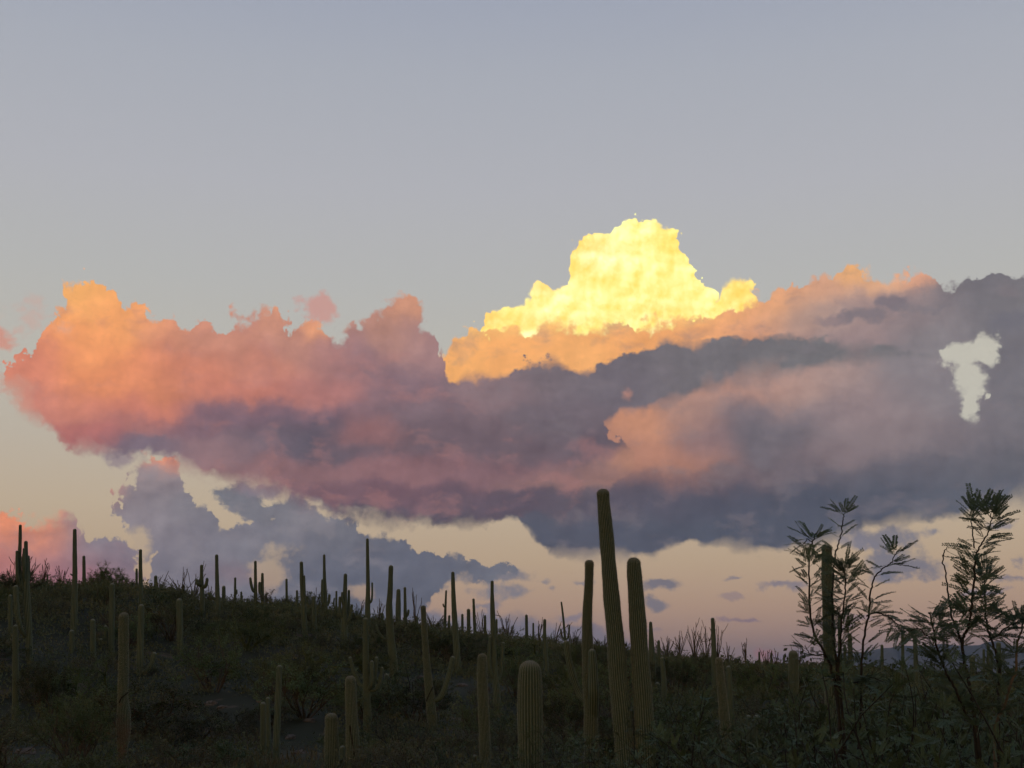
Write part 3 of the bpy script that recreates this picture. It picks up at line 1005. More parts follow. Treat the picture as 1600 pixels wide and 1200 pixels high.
def saguaro(label, trunk, arms=(), r=None, woody=0.0, scar=None, group=SG):
    """trunk and arms: rows of (px, py, width px) from the foot to the tip, as seen in the photograph"""
    bx, by = trunk[0][0], trunk[0][1]
    if r is None:
        r = hit(bx, by)
        if r is None:
            r = crest_dist(bx) + 5.0
    base = spot(bx, r)
    root = empty('saguaro', base)
    tag(root, label, 'saguaro', group)
    pl = Plane(base)
    seed = int(bx * 13 + by * 7)
    wmax = max(q[2] for q in trunk)
    near = wmax >= 13
    ribs, per = (24, 4) if near else ((14, 4) if wmax > 8 else (12, 2))
    bp = project(base)
    # the foot goes down to the ground even where brush hides it
    path = list(trunk)
    if bp[1] > by + 1:
        path.insert(0, (bx, bp[1], trunk[0][2] * 0.96))
    wf = (lambda t: woody * 1.35 - t) if woody else None
    limb('trunk', root, base, pl, path, ribs, per, seed, wf, tipc=1.0, spines=near and wmax >= 15, sink=0.25)
    for i, a in enumerate(arms):
        tw = -0.12 if i % 2 == 0 else 0.12
        opt = {}
        if isinstance(a, dict):
            opt = dict(a)
            a = opt.pop('path')
        rb_ = 12 if max(q[2] for q in a) > 6 else 9
        limb('arm', root, base, pl, a, rb_, per, seed + i + 1, toward=opt.get('toward', tw), tipc=1.0, start_closed=opt.get('closed', False), spines=opt.get('spines', False))
    if scar:
        g = Geo()
        pts, rads = [], []
        for q in spline(scar, 5):
            p = pl.at(q[0], q[1], 0)
            pts.append(np.array(p - base - pl.h * (q[2] * 0.5 * pl.size(p))))
            rads.append(0.02)
        tube(g, pts, rads, 5)
        link('scar', g.mesh('scar', MAT['scar']), root)
    CACTI.append((bx, max(by, 0), max(3.0, wmax * 0.6), r))
    return root


# nearest, large ones
saguaro('tallest saguaro, a thick armless column leaning slightly, towering over its neighbours',
        [(979, 1222, 29), (972, 1120, 30), (966, 1060, 29), (962, 1000, 27), (956, 940, 25.5), (951, 880, 23), (947, 830, 22), (943.5, 790, 20), (941.5, 764, 19)])
saguaro('thick smooth armless saguaro close beside the tallest one, second tallest column',
        [(1011, 1222, 30), (1006, 1110, 30), (1001, 1040, 27.5), (997, 980, 26.5), (993, 920, 24.5), (991, 895, 22.5), (990, 871, 19)], woody=0.12)
saguaro('stout saguaro with one arm hanging on its front and a long curved arm',
        [(925, 1218, 24), (923, 1120, 21), (920, 1060, 19), (917.5, 990, 16.5), (918, 950, 14.5), (920, 915, 13.5), (921, 875, 13)],
        [{'path': [(927, 1121, 15), (927.5, 1085, 16.5), (926.5, 1050, 15), (925, 1014, 11)], 'toward': -0.32, 'closed': True},
         {'path': [(919, 1094, 11), (909, 1089, 11), (898, 1066, 11), (889, 1034, 10.5), (884, 1000, 9.5)], 'toward': 0.15}], woody=0.3)
saguaro('young round-topped saguaro with pale spine rows, short thick column in the open',
        [(829, 1224, 38), (828.5, 1150, 39), (828, 1090, 38.5), (828, 1032, 34)])
saguaro('tall saguaro half hidden behind the feathery mesquite sprigs',
        [(1303, 1218, 24), (1299, 1080, 20), (1296, 1010, 19), (1294, 950, 17.5), (1292, 900, 16.5), (1292, 852, 15)])
saguaro('swollen-waisted saguaro with a bulging brown lower trunk, armless',
        [(190, 1192, 10), (192, 1160, 18), (193.5, 1122, 21), (192, 1085, 15.5), (193, 1040, 15.5), (193.5, 957, 14.5)], woody=0.62,
        scar=[(186, 1098, 14), (190, 1090, 17), (200, 1082, 14)])
saguaro('thick plain saguaro column with a pale round tip beside a two-armed neighbour',
        [(759, 1205, 18), (756, 1120, 16.5), (753.5, 1060, 15.5), (753.5, 1021, 13)])
saguaro('small bulbous saguaro with sharp pale ribs, the shorter of a close pair',
        [(519, 1215, 23), (518, 1150, 21), (517.5, 1114, 18)])
saguaro('blunt-topped saguaro with a dark crack, the taller of a close pair',
        [(553, 1215, 22), (551, 1160, 20.5), (549, 1110, 18), (547.5, 1056, 15)], scar=[(547, 1134, 18), (549, 1150, 19), (554, 1180, 20)])
saguaro('slim straight saguaro with two stubby companions crowding its foot',
        [(431, 1195, 11), (433, 1130, 10.5), (435, 1080, 9.5), (437, 1039, 8.5)])
saguaro('stubby dark saguaro at the foot of a slim column, shorter of two',
        [(411, 1180, 10), (411, 1097, 8.5)])
saguaro('thin stubby saguaro squeezed between a slim column and a shorter stub',
        [(420, 1180, 8), (418.5, 1089, 6.5)])
saguaro('saguaro with a single raised bent arm and a dark diagonal scar',
        [(677, 1148, 13), (674, 1112, 15), (671, 1080, 13.5), (667, 1040, 11), (663.5, 990, 9), (661, 946, 7.5)],
        [{'path': [(677, 1094, 7), (684, 1093, 8), (691, 1085, 8.5), (699, 1063, 8.5), (704, 1042, 8), (708, 1025, 6.5)], 'toward': -0.1}], woody=0.3,
        scar=[(666, 1096, 12), (671, 1084, 14), (676, 1074, 12)])
saguaro('candelabra saguaro with two upright arms hugging a thin tall stem',
        [(778, 1122, 12), (776, 1080, 11.5), (773, 1050, 9.5), (771, 1000, 8.5), (769.5, 950, 7.5), (769, 928, 5.5), (769, 907, 5)],
        [[(775, 1060, 6), (768, 1054, 6.5), (764, 1035, 6.5), (766, 994, 5)], [(776, 1062, 6), (781, 1056, 6), (784, 1035, 5.5), (786.5, 1003, 5)]], woody=0.38)
saguaro('many-armed saguaro with four short arms clustered at half height',
        [(574, 1142, 13), (574, 1110, 13), (572.5, 1070, 11), (571.5, 1020, 9.5), (571, 965, 8)],
        [[(576, 1076, 6), (581, 1072, 6.5), (586, 1055, 6.5), (588.5, 1026, 6)], {'path': [(575, 1078, 6), (580, 1070, 7), (581.5, 1050, 7), (581, 1032, 6.5)], 'toward': -0.3},
         [(577, 1080, 5), (588, 1077, 6), (594, 1064, 5.5), (597.5, 1042, 4.5)], [(570, 1075, 6), (561, 1066, 6.5), (553, 1050, 6), (546.5, 1026, 5.5)]], woody=0.35)
saguaro('tall bottle-shaped saguaro narrowing to a dark tip, brown at its foot',
        [(617, 1070, 12), (614, 1030, 13.5), (610, 990, 12), (608, 950, 10.5), (609.5, 925, 8.5), (611, 883, 7)], [[(606, 999, 4), (599, 997, 4.5), (592, 988, 4), (588, 976, 3.5)]], woody=0.3)
saguaro('tall slender armless saguaro standing alone against peach sky',
        [(716, 1052, 11.5), (713, 1010, 10.5), (710.5, 970, 9), (708.5, 930, 7), (707.5, 893, 5.5)])
saguaro('very tall thin saguaro with one slim arm hugging its upper stem',
        [(575, 985, 9), (574.5, 950, 8.5), (575, 920, 6.5), (574.5, 880, 5.5), (574, 841, 4.5)], [[(575, 943, 3.5), (580, 940, 3.5), (581.5, 930, 3.2), (581.5, 910, 3)]])
# crowded group at the end of the ridge
saguaro('giant many-armed saguaro cluster with two tall spires, largest on the ridge',
        [(46, 1036, 10), (45, 995, 10.5), (43, 960, 11.5), (41, 925, 11), (40.5, 880, 7.5), (40.5, 845, 5.5)],
        [[(39, 926, 7), (33, 912, 7), (30.5, 880, 6), (31.5, 845, 5.3), (31.8, 820, 4.6)], {'path': [(33, 918, 4), (28, 905, 5), (26.5, 885, 4.8), (26.5, 861, 4)], 'toward': -0.3}, {'path': [(43, 918, 4), (45, 895, 4.5), (44.5, 867, 4)], 'toward': 0.3},
         {'path': [(41, 996, 5), (33, 984, 7), (27.5, 962, 8), (25, 935, 8.5), (25, 915, 7.5)], 'toward': -0.4}, {'path': [(38, 915, 4.5), (37.5, 880, 5), (37.5, 857, 4)], 'toward': -0.3}], woody=0.3)
saguaro('slim saguaro standing low in front of the giant many-armed cluster',
        [(24, 1128, 13), (24.5, 1095, 10.5), (24.5, 1040, 9.5), (24, 976, 7.5)], woody=0.3)
saguaro('dim short saguaro partly hidden beside the giant cluster', [(17, 1000, 7), (16, 965, 7), (16, 929, 6)])
saguaro('tall clean armless saguaro rising alone into the lavender cloud', [(115, 992, 11), (116, 950, 10), (117, 905, 8), (116.8, 860, 6.8), (116.8, 826, 5.6)], [[(116, 900, 2.5), (111, 898, 2.2), (110.5, 896, 2)]])
saguaro('short straight saguaro on the ridge just behind a tall clean column', [(131.5, 922, 5.5), (131.3, 895, 5.5), (131, 868, 4.6)])
saguaro('tiny saguaro stub poking above brush beside ocotillo canes', [(74, 916, 3.6), (74, 897, 3)])
saguaro('pale mid-slope saguaro column with a rounded top, armless', [(174, 1022, 9.5), (174.5, 970, 9), (175.5, 911, 8)])
saguaro('short saguaro among brush, wider than the stub behind it', [(146, 1028, 9), (145, 990, 8.5), (145, 967, 7.5)])
saguaro('dim short saguaro below the tall clean column', [(112, 1018, 8.5), (112, 984, 7.5)])
saguaro('small dark saguaro stub between two pale mid-slope columns', [(165.5, 1008, 7), (165, 977, 6)])
saguaro('knee-high round young saguaro nestled in low brush', [(157, 1010, 8), (157, 997, 7.5)])
saguaro('tall dark-tipped saguaro with its foot behind a paler shorter one', [(220.5, 955, 8), (220, 920, 7.2), (219.5, 890, 6), (219.5, 858, 5)])
saguaro('pale saguaro with one low arm bending outward near the ground', [(218, 1056, 11), (219, 1010, 10.5), (220.5, 960, 9.5), (221, 944, 8.5)], [[(221, 1050, 5), (230, 1047, 7), (237, 1036, 7.5), (242, 1019, 7)]])
saguaro('thin saguaro pressed close behind a tall dark-tipped one', [(213.5, 918, 4.4), (213.5, 888, 3.6)])
saguaro('low rounded saguaro stub rising from dark crest brush', [(243.5, 925, 6.5), (243.3, 899, 5.5)])
saguaro('plain pale saguaro column alone in dark mid-slope brush', [(282, 1025, 10.5), (281, 980, 10), (280, 935, 9.5)])
saguaro('tiny saguaro stub under spreading ocotillo canes', [(286.5, 926, 4.5), (286.5, 913, 4)])
saguaro('saguaro with two curled arms forming a collar below its tip', [(316, 962, 7.5), (316, 935, 7.5), (315, 905, 6), (315, 882, 4.8)],
        [{'path': [(315, 914, 4), (310.5, 914, 6), (307.8, 910, 6), (308.5, 905, 4.5)], 'toward': -0.25}, {'path': [(316, 917, 4.5), (320.5, 917, 6), (323, 910, 5.2), (323.8, 903, 4.5)], 'toward': -0.2}])
saguaro('tall ridge saguaro with a stubby arm slanting from its base', [(340.5, 973, 9), (340, 940, 8), (339, 900, 6), (338.5, 866, 5)], [[(339, 937, 4), (332, 934, 5), (327.5, 929.5, 5), (325, 925.5, 4.2)]])
saguaro('short saguaro post beside the one with a slanting stubby arm', [(349.6, 942, 6.2), (349.6, 915, 5.6)])
saguaro('thin ridge saguaro with a tiny bud beside its stem', [(367.3, 938, 4.2), (367.5, 902, 3.4)], [[(368, 930, 2), (370, 926, 2.4), (370, 921, 2)]])
saguaro('tiny dark saguaro stub near twiggy pale brush', [(377, 938, 3.4), (377, 924, 3)])
saguaro('three-pronged saguaro with one arm lifted outward on the ridge', [(399.5, 942, 6.2), (399.2, 910, 5), (399, 876, 4.2)], [[(399, 926, 4), (395, 922, 4.6), (392, 911, 4.4), (391, 902, 3.8)]])
saguaro('dark saguaro close beside the three-pronged one', [(409.8, 942, 5.6), (410, 920, 5), (410, 895, 4.2)], [[(409, 930, 4), (406, 925, 5), (405.7, 909, 4.2)]])
saguaro('stub saguaro at the foot of a dark ridge saguaro', [(415.5, 940, 3.6), (415.7, 927, 3)])
saguaro('lone thin saguaro post against a pale gap in the cloud', [(448, 942, 4.2), (447.6, 904, 3.6)])
saguaro('tall saguaro with a thin twin stem pressed to its side', [(477, 1002, 8), (475, 960, 8), (472, 915, 7), (470.8, 877, 5.2)], [[(475, 955, 4.5), (475.8, 930, 4.2), (475.2, 899, 3.4)]])
saguaro('faint short saguaro stub beside the twin-stemmed one', [(464, 955, 4), (464, 922, 3.4)])
saguaro('pale low saguaro between two taller ridge saguaros', [(492, 988, 7), (491, 960, 6.5), (490, 931, 5.6)])
saguaro('tall needle-tipped saguaro with a thick arm fused along one side', [(508, 958, 9), (507.5, 925, 7), (506.8, 895, 4.8), (506.5, 866, 3.8)],
        [{'path': [(507, 952, 5), (504, 940, 5.2), (503.8, 920, 5), (504, 905, 4)], 'toward': -0.2}, [(509, 947, 4), (513, 943, 4.4), (514.5, 936, 4.2), (514.6, 928, 3.6)]])
saguaro('thin saguaro leaning beside a needle-tipped neighbour', [(525.5, 958, 4), (525.6, 923, 3)], [[(524.5, 954, 2.6), (521.5, 945, 3), (522.5, 934, 2.4)]])
saguaro('bushy saguaro with crowded upright arms around a pale trunk', [(537, 1012, 11), (538, 970, 10), (539, 930, 7), (539.8, 896, 5.4)],
        [[(537, 968, 4.5), (532, 960, 5.2), (531, 945, 5), (531.2, 932, 4.2)], {'path': [(540, 972, 4), (544.5, 955, 4.6), (545.2, 921, 4)], 'toward': 0.3}, [(540, 978, 4), (546.5, 966, 5), (550, 944, 4.4)], {'path': [(537, 950, 4), (534.8, 935, 4.2), (534.8, 925, 3.6)], 'toward': -0.2}])
saguaro('rounded pale saguaro behind the bottle-shaped one', [(622, 972, 9), (622.3, 945, 8), (622.6, 920, 6)])
saguaro('thin ridge saguaro with a tiny side stub near ocotillo', [(633.2, 972, 6.2), (633, 945, 4.8), (632.6, 917, 4)], [[(634, 965, 3), (637.5, 960, 4), (638.3, 952, 3.2)]])
saguaro('stout stub saguaro on the ridge beside ocotillo canes', [(650.5, 980, 6.8), (650.5, 962, 5.6)])
saguaro('small stub saguaro behind the bottle-shaped trunk', [(597, 974, 6), (597, 957, 5.2)])
saguaro('very thin saguaro with a short side peg on the skyline', [(695.2, 976, 4.8), (696, 950, 3.8), (697.2, 922, 2.8)], [[(696, 949, 2.2), (693, 947, 2.6), (692.3, 943, 2.2)]])
saguaro('short stub saguaro at the foot of a very thin one', [(701.5, 978, 4), (702, 961, 3.4)])
saguaro('thin saguaro post, first of a row beyond the ridge', [(722.6, 992, 4.6), (722.4, 959, 3.8)])
saguaro('thick dark saguaro in the row beyond the ridge', [(732.4, 996, 6.4), (732, 951, 5.4)])
saguaro('tallest thin saguaro in the row beyond the ridge', [(742.3, 992, 5.4), (740.8, 960, 4.6), (739.8, 935, 3.8)])
saguaro('tiny saguaro post beside bare branching ocotillo', [(758, 990, 4.6), (757.8, 961, 3.8)])
saguaro('slim saguaro stub close behind the candelabra saguaro', [(776, 992, 4), (775.8, 967, 3.2)])
saguaro('armless saguaro post on the open skyline near bare ocotillo', [(823, 1000, 5.2), (822.5, 960, 4.4)])
saguaro('very thin saguaro next to the armless skyline post', [(833.2, 1000, 3.4), (833.2, 973, 2.8)])
saguaro('leaning slope saguaro thicker at its foot beyond the young round one', [(855, 1062, 8), (853, 1030, 7.5), (851, 995, 5.6), (851.2, 967, 4.8)])
saguaro('trident-shaped thin saguaro with two upturned arms and a long spike', [(884, 1010, 6), (883, 998, 4), (880, 965, 3.4), (877, 940, 2.6)],
        [[(883, 999, 2.8), (878.5, 995, 3.2), (875.8, 982, 2.6)], [(884, 999, 2.8), (888, 995, 3.2), (890, 976, 2.6)]])
saguaro('spindle-shaped saguaro with a thin tip just beyond the two giants', [(1020, 1078, 11), (1019, 1040, 11.5), (1017.5, 1000, 8), (1016.5, 971, 4.6)])
saguaro('short dark saguaro stub among ocotillo canes on the ridge', [(1030, 1042, 7), (1029.5, 1020, 6), (1029, 1000, 4)])
saguaro('slim slope saguaro below the ocotillo thicket', [(1038, 1107, 10), (1037, 1065, 8.8), (1034.5, 1026, 6)])
saguaro('ball-topped tiny saguaro beside the spindle-shaped one', [(1027, 1083, 8), (1027, 1066, 7)])
saguaro('tall thin saguaro standing inside the ocotillo thicket', [(1118, 1088, 9), (1116, 1040, 8.4), (1115, 1000, 7.6), (1113.4, 965, 5.8)])
saguaro('leaning foreground saguaro, widest of the trio below the ocotillo thicket', [(1140, 1215, 18), (1134, 1145, 16), (1128, 1080, 13), (1123, 1027, 9.5)])
saguaro('slender saguaro, shortest of the trio below the ocotillo thicket', [(1144, 1142, 10.5), (1140.5, 1080, 9), (1138, 1040, 7.5)])
saguaro('white-topped young saguaro, brighter of two side by side', [(1182, 1180, 11), (1181.5, 1117, 9.5)])
saguaro('white-topped young saguaro, dimmer of two side by side', [(1170, 1180, 9.5), (1169.5, 1117, 8)])
saguaro('tiny saguaro post on the low skyline before the pink cloud', [(1186.5, 1040, 3.6), (1186.3, 1018, 3)])
saguaro('tiny saguaro post behind crossed ocotillo canes', [(1205.3, 1040, 3.8), (1205.2, 1019, 3.2)])
saguaro('tiny saguaro stub near the barrel-shaped one', [(1225, 1042, 3.6), (1224.8, 1024, 3)])
saguaro('fat barrel-shaped saguaro with a domed dark top', [(1240, 1105, 17), (1240, 1060, 16), (1239.5, 1016, 14.5)])
saguaro('thin saguaro seen between mesquite stems', [(1312.5, 1036, 6.4), (1312, 1000, 6), (1311.5, 962, 5.4)])
saguaro('short saguaro before the mountains beside a mesquite stem', [(1330, 1046, 9), (1328.5, 1015, 7.4), (1327.6, 989, 5.8)])
saguaro('stub saguaro leaning on the short one before the mountains', [(1320, 1042, 5), (1320, 1007, 4.4)])
saguaro('slim distant saguaro crossing the blue mountain foot', [(1378.5, 1052, 5.4), (1378, 1007, 4.6)])
saguaro('distant saguaro with its tip above the mountain ridge', [(1411, 1056, 5.6), (1410, 984, 4.6)])
saguaro('mid-distance saguaro, tallest before the small pale hill', [(1433, 1095, 8.6), (1431.5, 1050, 7.8), (1429.5, 995, 5.8)])
saguaro('short thick saguaro in front of the blue mountains', [(1520, 1072, 9), (1519, 1024, 8)])
saguaro('three-stemmed saguaro clump in front of the blue mountains', [(1544, 1068, 5.6), (1544, 1007, 4.2)], [[(1543, 1062, 3), (1538, 1054, 4.2), (1537, 1014, 3.8)], [(1545, 1062, 3), (1549, 1054, 4.2), (1549, 1015, 3.8)]])
saguaro('saguaro column behind the mesquite at the mountain foot', [(1562, 1080, 9), (1561, 1040, 8.2), (1560, 1003, 7)])
saguaro('dark low saguaro stub beside the many-armed one', [(604, 1078, 8), (604, 1052, 7)])
saguaro('small saguaro sprout at the foot of a close pair', [(535, 1202, 11), (535, 1165, 9)])
saguaro('small saguaro sprout at the foot of a thick plain column', [(742, 1200, 10), (742, 1179, 8.5)])

# ------------------------------------------------------------------ brush
def leaf_quads(rng, pos, dirs, L, wid):
    """small kite-shaped leaves at pos pointing along dirs"""
    n = len(pos)
    d = dirs / np.maximum(np.linalg.norm(dirs, axis=1, keepdims=True), 1e-9)
    s = np.cross(d, rng.normal(0, 1, (n, 3)))
    s /= np.maximum(np.linalg.norm(s, axis=1, keepdims=True), 1e-9)
    Ls = L * rng.uniform(0.6, 1.35, (n, 1))
    v = np.stack([pos, pos + d * Ls * 0.5 + s * Ls * wid, pos + d * Ls, pos + d * Ls * 0.5 - s * Ls * wid], 1).reshape(-1, 3)
    return v, np.arange(n * 4).reshape(-1, 4)


def grow(rng, n_main, H, W, upright, levels=3, base_r=0.02, splits=3, droop=0.0, start=0.0):
    """branching skeleton of a shrub: list of polylines with radii, and the twig ends"""
    lines, twigs = [], []

    def shoot(p, d, L, r, lev):
        k = 4
        pts = [p]
        q = p.copy()
        dd = d.copy()
        for i in range(k):
            dd = unit(dd + rng.normal(0, 0.16, 3) + np.array([0, 0, 0.06 - droop * (i / k)]))
            q = q + dd * L / k
            pts.append(q.copy())
        pts = np.array(pts)
        lines.append((pts, np.linspace(r, r * 0.45, k + 1), lev))
        if lev >= levels - 1:
            twigs.append(pts)
            return
        for s_ in range(splits):
            t = rng.uniform(0.35, 1.0) if s_ else 1.0
            o = np.array([np.interp(t * k, range(k + 1), pts[:, j]) for j in range(3)])
            nd_ = unit(dd * 0.75 + rng.normal(0, 0.5, 3) + np.array([0, 0, 0.18 * upright]))
            shoot(o, nd_, L * rng.uniform(0.5, 0.75), r * 0.55, lev + 1)

    for i in range(n_main):
        a = rng.uniform(0, 2 * math.pi)
        sp = rng.uniform(0.15, 1.0) ** 0.7
        d = unit(np.array([math.cos(a) * sp * W, math.sin(a) * sp * W, H * (1.15 - 0.55 * sp * (1 - upright * 0.6))]))
        p = np.array([math.cos(a) * 0.06, math.sin(a) * 0.06, start])
        shoot(p, d, rng.uniform(0.42, 0.62) * math.hypot(H, W * sp * 0.6), base_r * rng.uniform(0.7, 1.2), 0)
    return lines, twigs


def shrub_mesh(seed, kind):
    """one shrub about a metre tall: returns (stems Geo, leaves Geo)"""
    rng = np.random.RandomState(seed)
    st, lf = Geo(), Geo()
    if kind == 'creosote':
        lines, tw = grow(rng, 11, 1.0, 0.75, 0.9, 3, 0.013, 3)
        n, L, w = 5400, 0.025, 0.27
    elif kind == 'bursage':
        lines, tw = grow(rng, 14, 0.62, 0.95, 0.4, 3, 0.009, 3)
        n, L, w = 4600, 0.026, 0.34
    elif kind == 'bare':
        lines, tw = grow(rng, 10, 1.0, 0.7, 0.7, 3, 0.011, 4)
        n, L, w = 260, 0.03, 0.3
    else:
        lines, tw = grow(rng, 6, 1.0, 0.9, 0.5, 4, 0.024, 3, droop=0.12)
        n, L, w = 7200, 0.02, 0.24
    zmax = max(l[0][:, 2].max() for l in lines)
    for pts, r, lev in lines:
        pts = pts / zmax
        tube(st, pts, r, 3 if lev else 4, cap=False)
    tw = [t / zmax for t in tw]
    pick = rng.randint(0, len(tw), n)
    # clumps: some twigs carry many leaves, others few
    wgt = rng.uniform(0.1, 1.0, len(tw)) ** 1.6
    pick = rng.choice(len(tw), n, p=wgt / wgt.sum())
    T = rng.uniform(0.15, 1.12, n)
    pos = np.empty((n, 3))
    dr = np.empty((n, 3))
    for i in range(n):
        t = tw[pick[i]]
        k = len(t) - 1
        u = min(T[i], 1.0) * k
        j = min(int(u), k - 1)
        pos[i] = t[j] + (t[j + 1] - t[j]) * (u - j)
        dr[i] = unit(t[-1] - t[0])
    pos += rng.normal(0, 0.022, (n, 3))
    v, f = leaf_quads(rng, pos, dr * 0.6 + rng.normal(0, 0.6, (n, 3)) + np.array([0, 0, 0.25]), L, w)
    lf.add(v, f)
    return st, lf


KINDS = {'creosote': ('creosote_bush', 'creosote', 'bark'), 'bursage': ('bursage_bush', 'bursage', 'bark'), 'bare': ('twiggy_bush', 'dry', 'bark'), 'palo': ('palo_verde', 'palo', 'palo')}
VAR = {}
for kind, (nm, leafm, barkm) in KINDS.items():
    VAR[kind] = []
    for k in range(5 if kind != 'bare' else 3):
        st_, lf_ = shrub_mesh(100 + 17 * k + len(nm), kind)
        two = Geo()
        for src, mi in ((st_, 0), (lf_, 1)):
            for a, l in ((src.q, None), (src.t, None)):
                pass
        g = Geo()
        voff = np.concatenate(st_.v)
        if st_.q:
            g.add(voff, np.concatenate(st_.q), 0)
        g.add(np.concatenate(lf_.v), np.concatenate(lf_.q), 1)
        VAR[kind].append((st_.mesh('stems', MAT[barkm]), lf_.mesh('foliage', MAT[leafm], False), g.mesh(nm, [MAT[barkm], MAT[leafm]], False)))

LABEL = {
    ('creosote', 0): ('grey-green creosote bush, dense and wiry, on the dark hillside', 'creosote bushes on the hillside'),
    ('creosote', 1): ('dark creosote bush making a ragged outline along the hill crest', 'creosote bushes along the crest'),
    ('bursage', 0): ('low rounded grey bursage bush hugging the stony slope', 'bursage bushes on the slope'),
    ('bursage', 1): ('low rounded bursage bush silhouetted on the hill crest', 'bursage bushes along the crest'),
    ('bare', 0): ('nearly leafless twiggy bush with pale dry stems on the slope', 'dry twiggy bushes on the slope'),
    ('bare', 1): ('nearly leafless twiggy bush against the sky on the crest', 'dry twiggy bushes along the crest'),
    ('palo', 0): ('green-twigged palo verde with a loose airy crown on the slope', 'palo verdes on the slope'),
    ('palo', 1): ('dark palo verde with a loose crown breaking the crest line', 'palo verdes along the crest'),
}
rngB = np.random.RandomState(21)
BUSH_N = 0


def bush(kind, base, H, W, crest, parts):
    global BUSH_N
    nm = KINDS[kind][0]
    st_, lf_, both = VAR[kind][rngB.randint(len(VAR[kind]))]
    lab, grp = LABEL[(kind, 1 if crest else 0)]
    rot = (0, 0, rngB.uniform(0, 6.283))
    if parts:
        o = empty(nm, base)
        link('stems', st_, o)
        link('foliage', lf_, o)
    else:
        o = link(nm, both, None, base)
    o.rotation_euler = rot
    o.scale = (W, W, H)
    tag(o, lab, nm.replace('_', ' ').replace('twiggy bush', 'bush'), grp)
    BUSH_N += 1
    BUSHES.append((o, kind, crest, H))
    return o


ROCKS = [(304, 1104, 34, 'pale pinkish rock ledge in a gap below dark mid-slope brush'), (334, 1100, 26, 'pale broken rock beside the pinkish ledge below dark brush'), (350, 1106, 18, 'smallest pale stone beside the pinkish ledge'),
          (458, 1154, 24, 'pinkish rock in the small clearing beside the pale-ribbed young saguaro'), (472, 1178, 26, 'lower pinkish rock of the small clearing'), (486, 1128, 22, 'grey flat rock above the small clearing'),
          (410, 1098, 20, 'pinkish rock behind the stubby saguaro pair'), (52, 1178, 40, 'broad pale rock low on the slope near the lone slim saguaro'), (658, 1062, 26, 'flat dim rock behind the bent-arm saguaro'), (722, 1072, 22, 'rounded grey rock between bent-arm and thick plain saguaros'),
          (310, 1158, 12, 'fist-sized pale stone alone in dark grass')]
ROCK_AT = []
for q in ROCKS:
    r_ = hit(q[0], q[1])
    CACTI.append((q[0], q[1] + 2, q[2] * 0.55, r_))
    ROCK_AT.append(spot(q[0], r_))
PLACED = []
BUSHES = []


def free(px, hw, r, base_py):
    """highest photograph row a bush here may reach without hiding the foot of a saguaro"""
    lim = veg_line(px) - rngB.uniform(-4, 9)
    for cx, cyb, cw, cr in CACTI:
        if r < cr + 0.4 and abs(px - cx) < hw * 0.6 + cw * 0.8:
            lim = max(lim, min(cyb, 1205) - rngB.uniform(0, 14))
    return lim


def try_bush(px, r, kind, H, spacing=1.0, crest=False):
    p = spot(px, r)
    for q in PLACED:
        if (q[0] - p.x) ** 2 + (q[1] - p.y) ** 2 < (spacing * (0.6 + r / 120.0)) ** 2:
            return False
    bpx, bpy = project(p)
    pxm = FPX / (Vector(p) - EYE).dot(FWD)
    W = H * rngB.uniform(1.0, 1.6)
    lim = free(bpx, W * pxm * 0.6, r, bpy)
    Hmax = (bpy - lim) / pxm
    if crest:
        H = Hmax * rngB.uniform(0.75, 1.2)
        W = max(W, H * rngB.uniform(0.9, 1.5))
    else:
        H = min(H, Hmax)
    if H < 0.3:
        return False
    if bpy - H * pxm > 1215 or bpx < -90 or bpx > 1690:
        return False
    W = min(W, H * 2.4)
    bush(kind, p - Vector((0, 0, 0.04)), H, W, crest, r < 44 and H * pxm > 60)
    PLACED.append((p.x, p.y))
    return True


# crest first, then the slope from far to near
for px in np.arange(-40, 1640, 18.0):
    px_ = px + rngB.uniform(-7, 7)
    k = rngB.choice(['creosote', 'creosote', 'palo', 'bursage', 'bare'])
    try_bush(px_, crest_dist(px_) + rngB.uniform(-4, 3), k, 1.0, 0.5, True)
for px, w in ((150, 1), (185, 1), (200, 1), (262, 1), (430, 1), (470, 1), (585, 1), (735, 1), (790, 1)):
    try_bush(px, crest_dist(px) - 1, 'palo', 1.6, 0.2, True)
tries = 0
while BUSH_N < 296 and tries < 6000:
    tries += 1
    r = 24 + (92 - 24) * rngB.uniform(0, 1) ** 0.9
    px_ = rngB.uniform(-50, 1650)
    if px_ > 1180:
        if rngB.uniform() < 0.55:
            continue
        r = rngB.uniform(26, 120)
    k = rngB.choice(['creosote', 'creosote', 'creosote', 'bursage', 'bursage', 'palo', 'bare'], p=[.2, .2, .14, .1, .08, .2, .08])
    H = {'creosote': 2.2, 'bursage': 1.15, 'palo': 3.1, 'bare': 1.4}[k] * rngB.uniform(0.75, 1.3)
    try_bush(px_, r, k, H, 1.5)

